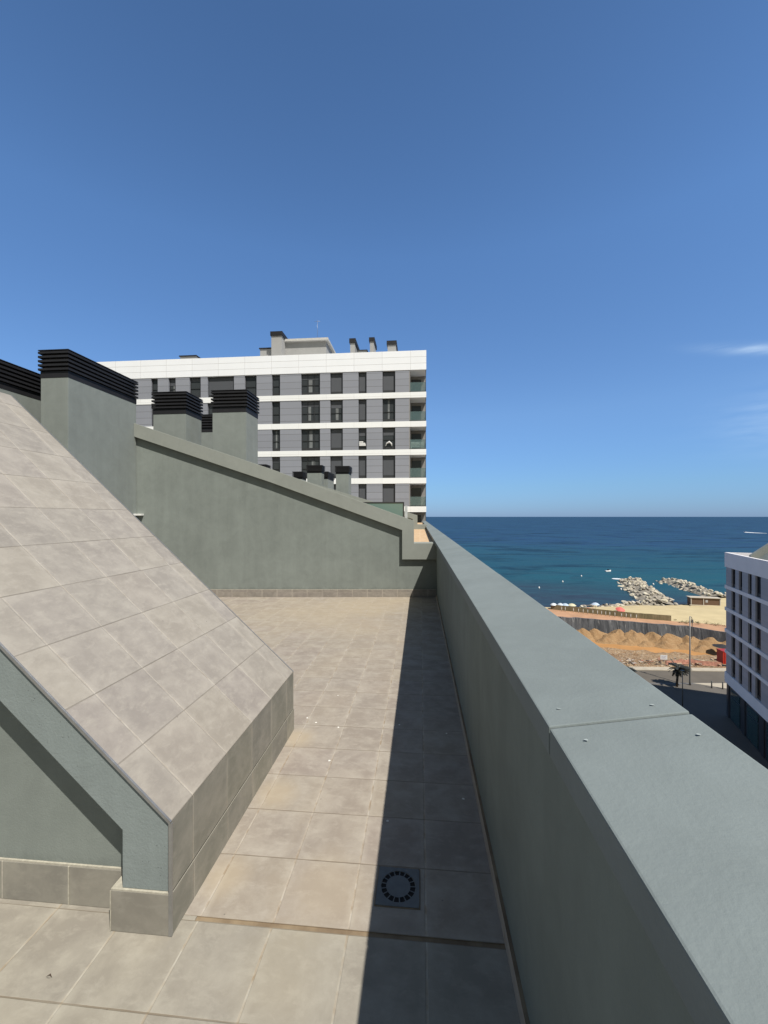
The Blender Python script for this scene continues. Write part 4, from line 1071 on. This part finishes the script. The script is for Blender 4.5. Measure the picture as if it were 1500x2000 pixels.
# palm trees
M_trunk = plain('palm_trunk', (.12, .09, .06), .95, 0, .3, 8, .2, .5)
M_frond = plain('palm_frond', (.022, .024, .014), .6, 0, .35, 3)
def palm(base, h, R0, label, seed, lean=.25):
    root = thing('palm_tree', base, label, 'palm'); r_ = random.Random(seed)
    path = [Vector((lean * (i / 8) ** 2 * h * .5, 0, h * i / 8)) for i in range(9)]
    b = MB(); b.tube(path, [.17 - .006 * i + (.02 if i % 2 else 0) for i in range(9)], 9); b.build('trunk', M_trunk, root, local=True)
    top_ = path[-1]; c = MB()
    for i in range(80):
        a = r_.uniform(0, 6.283); up = r_.uniform(-.35, 1.0); L = R0 * r_.uniform(.8, 1.1); prev = top_.copy()
        d = Vector((math.cos(a), math.sin(a), up)).normalized(); pts = [prev]
        for k in range(9):
            d = (d + Vector((.13, 0, -.11))).normalized(); prev = prev + d * L / 9; pts.append(prev)
        for k in range(9):
            p, q = pts[k], pts[k + 1]; dd = (q - p).normalized(); sd_ = dd.cross(Vector((0, 0, 1))).normalized()
            c.face([p - sd_ * .012, p + sd_ * .012, q + sd_ * .012, q - sd_ * .012])
            for s2 in (-1, 1):
                for m_ in range(3):
                    o_ = p.lerp(q, m_ / 3); ll = .42 * math.sin(math.pi * min(.95, (k + m_ / 3 + 1.2) / 10.5)) * r_.uniform(.8, 1.1)
                    tip = o_ + sd_ * s2 * ll + dd * ll * .55 + Vector((0, 0, -.25 * ll))
                    c.face([o_, o_ + dd * .10, tip])
    c.build('crown', M_frond, root, local=True)
palm(at(1322, 1341, GZ + .12), 3.0, 1.75, 'dark little palm leaning beside the road in front of the lamp post', 4)
palm(at(1222, 1330, GZ + .12), 1.9, 1.7, 'dark palm mostly hidden behind the coping edge at the road', 9, .1)
# site board, barriers, container, debris
sb = thing('site_sign', at(1296.5, 1296, GZ - .1), 'small white notice board on two legs at the site edge', 'sign')
b = MB(); b.box(-.62, .62, -.02, .02, .75, 1.6); b.build('board', plain('white_board', (.80, .80, .80), .5), sb, local=True)
b = MB(); 
for x in (-.5, .45): b.box(x, x + .05, .021, .06, 0, 1.6)
b.build('leg', M_steel, sb, local=True)
b = MB(); b.box(-.45, -.1, -.024, -.0205, 1.32, 1.42); b.box(-.05, .42, -.024, -.0205, 1.32, 1.42); b.box(-.45, .30, -.024, -.0205, 1.12, 1.2); b.box(-.45, .42, -.024, -.0205, .95, 1.01)
b.build('lettering', plain('grey_print', (.45, .42, .50), .6), sb, local=True)
p = at(1412, 1297, GZ)
ct = thing('waste_skip', p, 'bright red tall container beside the grey block at the site edge', 'container')
b = MB(); b.prism([(0, 0), (2.2, 0), (2.2, 2.2), (0, 2.4)], 0, 1.6); b.build('body', plain('red_paint', (.55, .03, .015), .5), ct, local=True, bevel=.04)
b = MB(); 
for x in (.3, .9, 1.5): b.box(x, x + .08, -.05, -.001, .1, 2.1)
b.box(-.05, 2.25, -.06, 1.65, 2.28, 2.4); b.build('rib', plain('red_paint_dark', (.40, .025, .015), .5), ct, local=True)
p = at(1411, 1271, GZ - 2.5); b = MB(); n = 10
um = thing('site_umbrella', p, 'black sunshade showing above the red container', 'sunshade')
for k in range(n): b.face([(0, 0, 1.5), (1.9 * math.cos(6.283*k/n), 1.9 * math.sin(6.283*k/n), .95), (1.9 * math.cos(6.283*(k+1)/n), 1.9 * math.sin(6.283*(k+1)/n), .95)])
b.build('canopy', plain('black_cloth', (.02, .02, .022), .8), um, local=True)
b = MB(); b.tube([(0, 0, -.6), (0, 0, 1.45)], .04, 6); b.build('pole', M_steel, um, local=True)
# red and pink plastic site netting
M_net = plain('red_site_netting', (.50, .24, .17), .8, 0, .35, 2)
b = MB(); A = sample(lineZ([(1300, 1296), (1345, 1294), (1380, 1297), (1410, 1299)], GZ - .1), 40)
for a, c in zip(A[:-1], A[1:]):
    h1, h2 = .55 + .3 * noise.noise(a * .8), .55 + .3 * noise.noise(c * .8)
    for yo, rv in ((0, 0), (.03, 1)):
        q = [a + Vector((0, yo, -.3)), c + Vector((0, yo, -.3)), c + Vector((0, yo + .1, h2)), a + Vector((0, yo + .1, h1))]
        b.face(q[::-1] if rv else q)
tag(b.build('safety_netting', M_net), 'sagging red plastic safety netting along the road side of the site', 'netting')
M_deb = [plain('debris_' + n_, c, .9, 0, .2) for n_, c in (('pale', (.55, .42, .28)), ('dark', (.10, .075, .055)), ('red', (.42, .20, .13)), ('grey', (.42, .36, .30)))]
dm = MB(); r_ = random.Random(5)
for i in range(110):
    x = r_.uniform(1180, 1416); y = r_.uniform(1284, 1303); p = at(x, y, GZ - .25); p.z = GZ - .15 - (1 if y < 1290 else 0) * .3
    s1, s2_, s3 = r_.uniform(.08, .45), r_.uniform(.06, .25), r_.uniform(.04, .2); a = r_.uniform(0, 3.14)
    u, v = Vector((math.cos(a), math.sin(a), r_.uniform(-.2, .2))) * s1, Vector((-math.sin(a), math.cos(a), 0)) * s2_
    wv = Vector((r_.uniform(-.1, .1), 0, s3)); P8 = [p + u*i1 + v*i2 + wv*i3 for i3 in (0, 1) for i1, i2 in ((-1,-1),(1,-1),(1,1),(-1,1))]
    m_ = r_.choice([0, 0, 0, 1, 1, 2, 3])
    for f4 in ((0,1,5,4),(1,2,6,5),(2,3,7,6),(3,0,4,7),(4,5,6,7)): dm.face([P8[k] for k in f4], m_)
tag(dm.build('site_debris', M_deb), 'scattered stones, boards and rubbish along the site edge', 'debris', None, 'stuff')

# dry scrub on the sand beside the reed fence
sb_ = MB(); r_ = random.Random(12); M_scrub = plain('dry_scrub', (.17, .14, .06), .9, 0, .5, 1.5)
for i in range(26):
    x = r_.uniform(1316, 1420); c0 = at(x, 1214 + (x - 1316) * .075 + r_.uniform(-3, 3), GZ); rr = r_.uniform(.25, .8)
    for k in range(60):
        d = Vector((r_.gauss(0, 1), r_.gauss(0, 1), abs(r_.gauss(0, .6)))).normalized() * rr * r_.uniform(.3, 1)
        p = c0 + d; u = Vector((r_.uniform(-1, 1), r_.uniform(-1, 1), r_.uniform(0, 1))) * .12; v = Vector((r_.uniform(-1, 1), r_.uniform(-1, 1), r_.uniform(-1, 1))) * .10
        sb_.face([p, p + u, p + u * .5 + v])
tag(sb_.build('scrub', M_scrub), 'low dry scrub between the sand and the site path', 'scrub', None, 'stuff')
# crumbs of mortar dropped on the tiles, a dead leaf
cr_ = MB(); r_ = random.Random(3)
for (px_, py_) in ((660, 1358), (600, 1402), (617, 1411), (661, 1420), (643, 1485), (780, 1415), (872, 1432), (905, 1560), (757, 1603)):
    p = at(px_, py_, .0015); n = 7; r0 = .008 if py_ > 1340 else .006
    rim = [(p.x + math.cos(6.283*k/n) * r0 * r_.uniform(.5, 1.3), p.y + math.sin(6.283*k/n) * r0 * r_.uniform(.5, 1.3), .001) for k in range(n)]
    for k in range(n): cr_.face([(p.x, p.y, .004), rim[k], rim[(k+1) % n]])
tag(cr_.build('mortar_crumbs', plain('white_mortar', (1.0, .98, .9), .8)), 'small white mortar crumbs scattered over the floor tiles', 'crumbs', None, 'stuff')
p = at(95, 1908, .004); b = MB()
for sx in (-1, 1):
    b.face([(p.x - .012, p.y, .003), (p.x, p.y + .003 * sx, .007), (p.x + .013, p.y, .003), (p.x + .002, p.y + .006 * sx, .010)][::sx])
tag(b.build('dead_leaf', plain('dead_leaf', (.06, .035, .02), .8)), 'tiny curled brown leaf lying on the near floor tiles', 'leaf')

# buoys, boat
by = MB()
for k in range(1): by.tube([(0, 0, -.3), (0, 0, -.1), (0, 0, .2), (0, 0, .5), (0, 0, .7)], [.1, .28, .34, .24, .04], 10)
M_buoy = plain('white_buoy', (.85, .85, .82), .4)
bl = [(1053, 1149, 'buoy nearest to the parapet, lowest on the left water'), (1099, 1137, 'second white buoy out from the parapet'), (1135.5, 1126, 'white buoy in front of the dark swimmer speck'), (1213, 1152, 'white float beside the left breakwater'), (1276, 1142, 'white float between the two breakwaters')]
b0 = None
for x, y, lb in bl:
    o = by.build('buoy', M_buoy) if b0 is None else copy_tree(b0); b0 = b0 or o
    o.location = at(x, y, SEA); tag(o, lb, 'buoy', 'white buoys on the water')
def boat(p, L, rz, label, col):
    root = thing('motor_boat', p, label, 'boat', rz=rz); b = MB(); n = 9; rings = []
    for i in range(n):
        f_ = i / (n - 1); x = (f_ - .5) * L; wd = L * .16 * (1 - max(0, f_ - .45) ** 2 * 3.2); 
        rings.append([(x, -wd, .5 + f_ * .35), (x, -wd * .7, -.1), (x, 0, -.3), (x, wd * .7, -.1), (x, wd, .5 + f_ * .35)])
    for i in range(n - 1):
        for k in range(4): b.face([rings[i][k], rings[i][k+1], rings[i+1][k+1], rings[i+1][k]], 0, None, True)
        b.face([rings[i][4], rings[i][0], rings[i+1][0], rings[i+1][4]])
    b.face(rings[0]); b.build('hull', M_buoy, root, local=True)
    b = MB(); b.prism([(-L*.12, .62), (L*.15, .7), (L*.08, 1.3), (-L*.1, 1.35)], -L*.09, L*.09); b.build('cabin', plain('boat_cabin', col, .4), root, local=True)
boat(at(1188, 1116.5, SEA), 3.2, .3, 'small dark boat with white bow beyond the left breakwater', (.03, .04, .05))
bp_ = at(1456, 1040, SEA); be_ = at(1500, 1042, SEA)
dv = be_ - bp_; boat(bp_, 9, math.atan2(dv.y, dv.x) + math.pi, 'white speedboat far out at the right ahead of its wake', (.5, .5, .5))
wk = MB(); NSg = 30
M_foam = plain('foam', (.8, .84, .86), .7, 0, .1, .4)
pr_ = None
for i in range(NSg):
    f_ = i / (NSg - 1); p = bp_ + dv * (f_ * .95 + .02); nn = Vector((-dv.y, dv.x, 0)).normalized(); wd = (3.0 + 6 * math.sin(f_ * 3.0)) * (1 - .55 * f_) * (1 + .5 * noise.noise(p * .1))
    z = SEA + .25
    cur = (p - nn * wd + Vector((0, 0, .10)), p + Vector((0, 0, .7 * (1 - f_) + .25)), p + nn * wd + Vector((0, 0, .10)))
    if pr_: wk.face([pr_[0], cur[0], cur[1], pr_[1]]); wk.face([pr_[1], cur[1], cur[2], pr_[2]])
    pr_ = cur
tag(wk.build('boat_wake', M_foam), 'white foam wake behind the far speedboat', 'wake', None, 'stuff')
# a raft of foam by the tip of the left breakwater
p = at(1204, 1130.5, SEA); b = MB(); b.face([(p.x + 2.6 * math.cos(k*.6283) * rnd.uniform(.7, 1.1), p.y + 2.6 * math.sin(k*.6283) * rnd.uniform(.6, 1), SEA + .06) for k in range(10)])
tag(b.build('foam_patch', M_foam), 'white foam patch at the tip of the left breakwater', 'foam', None, 'stuff')
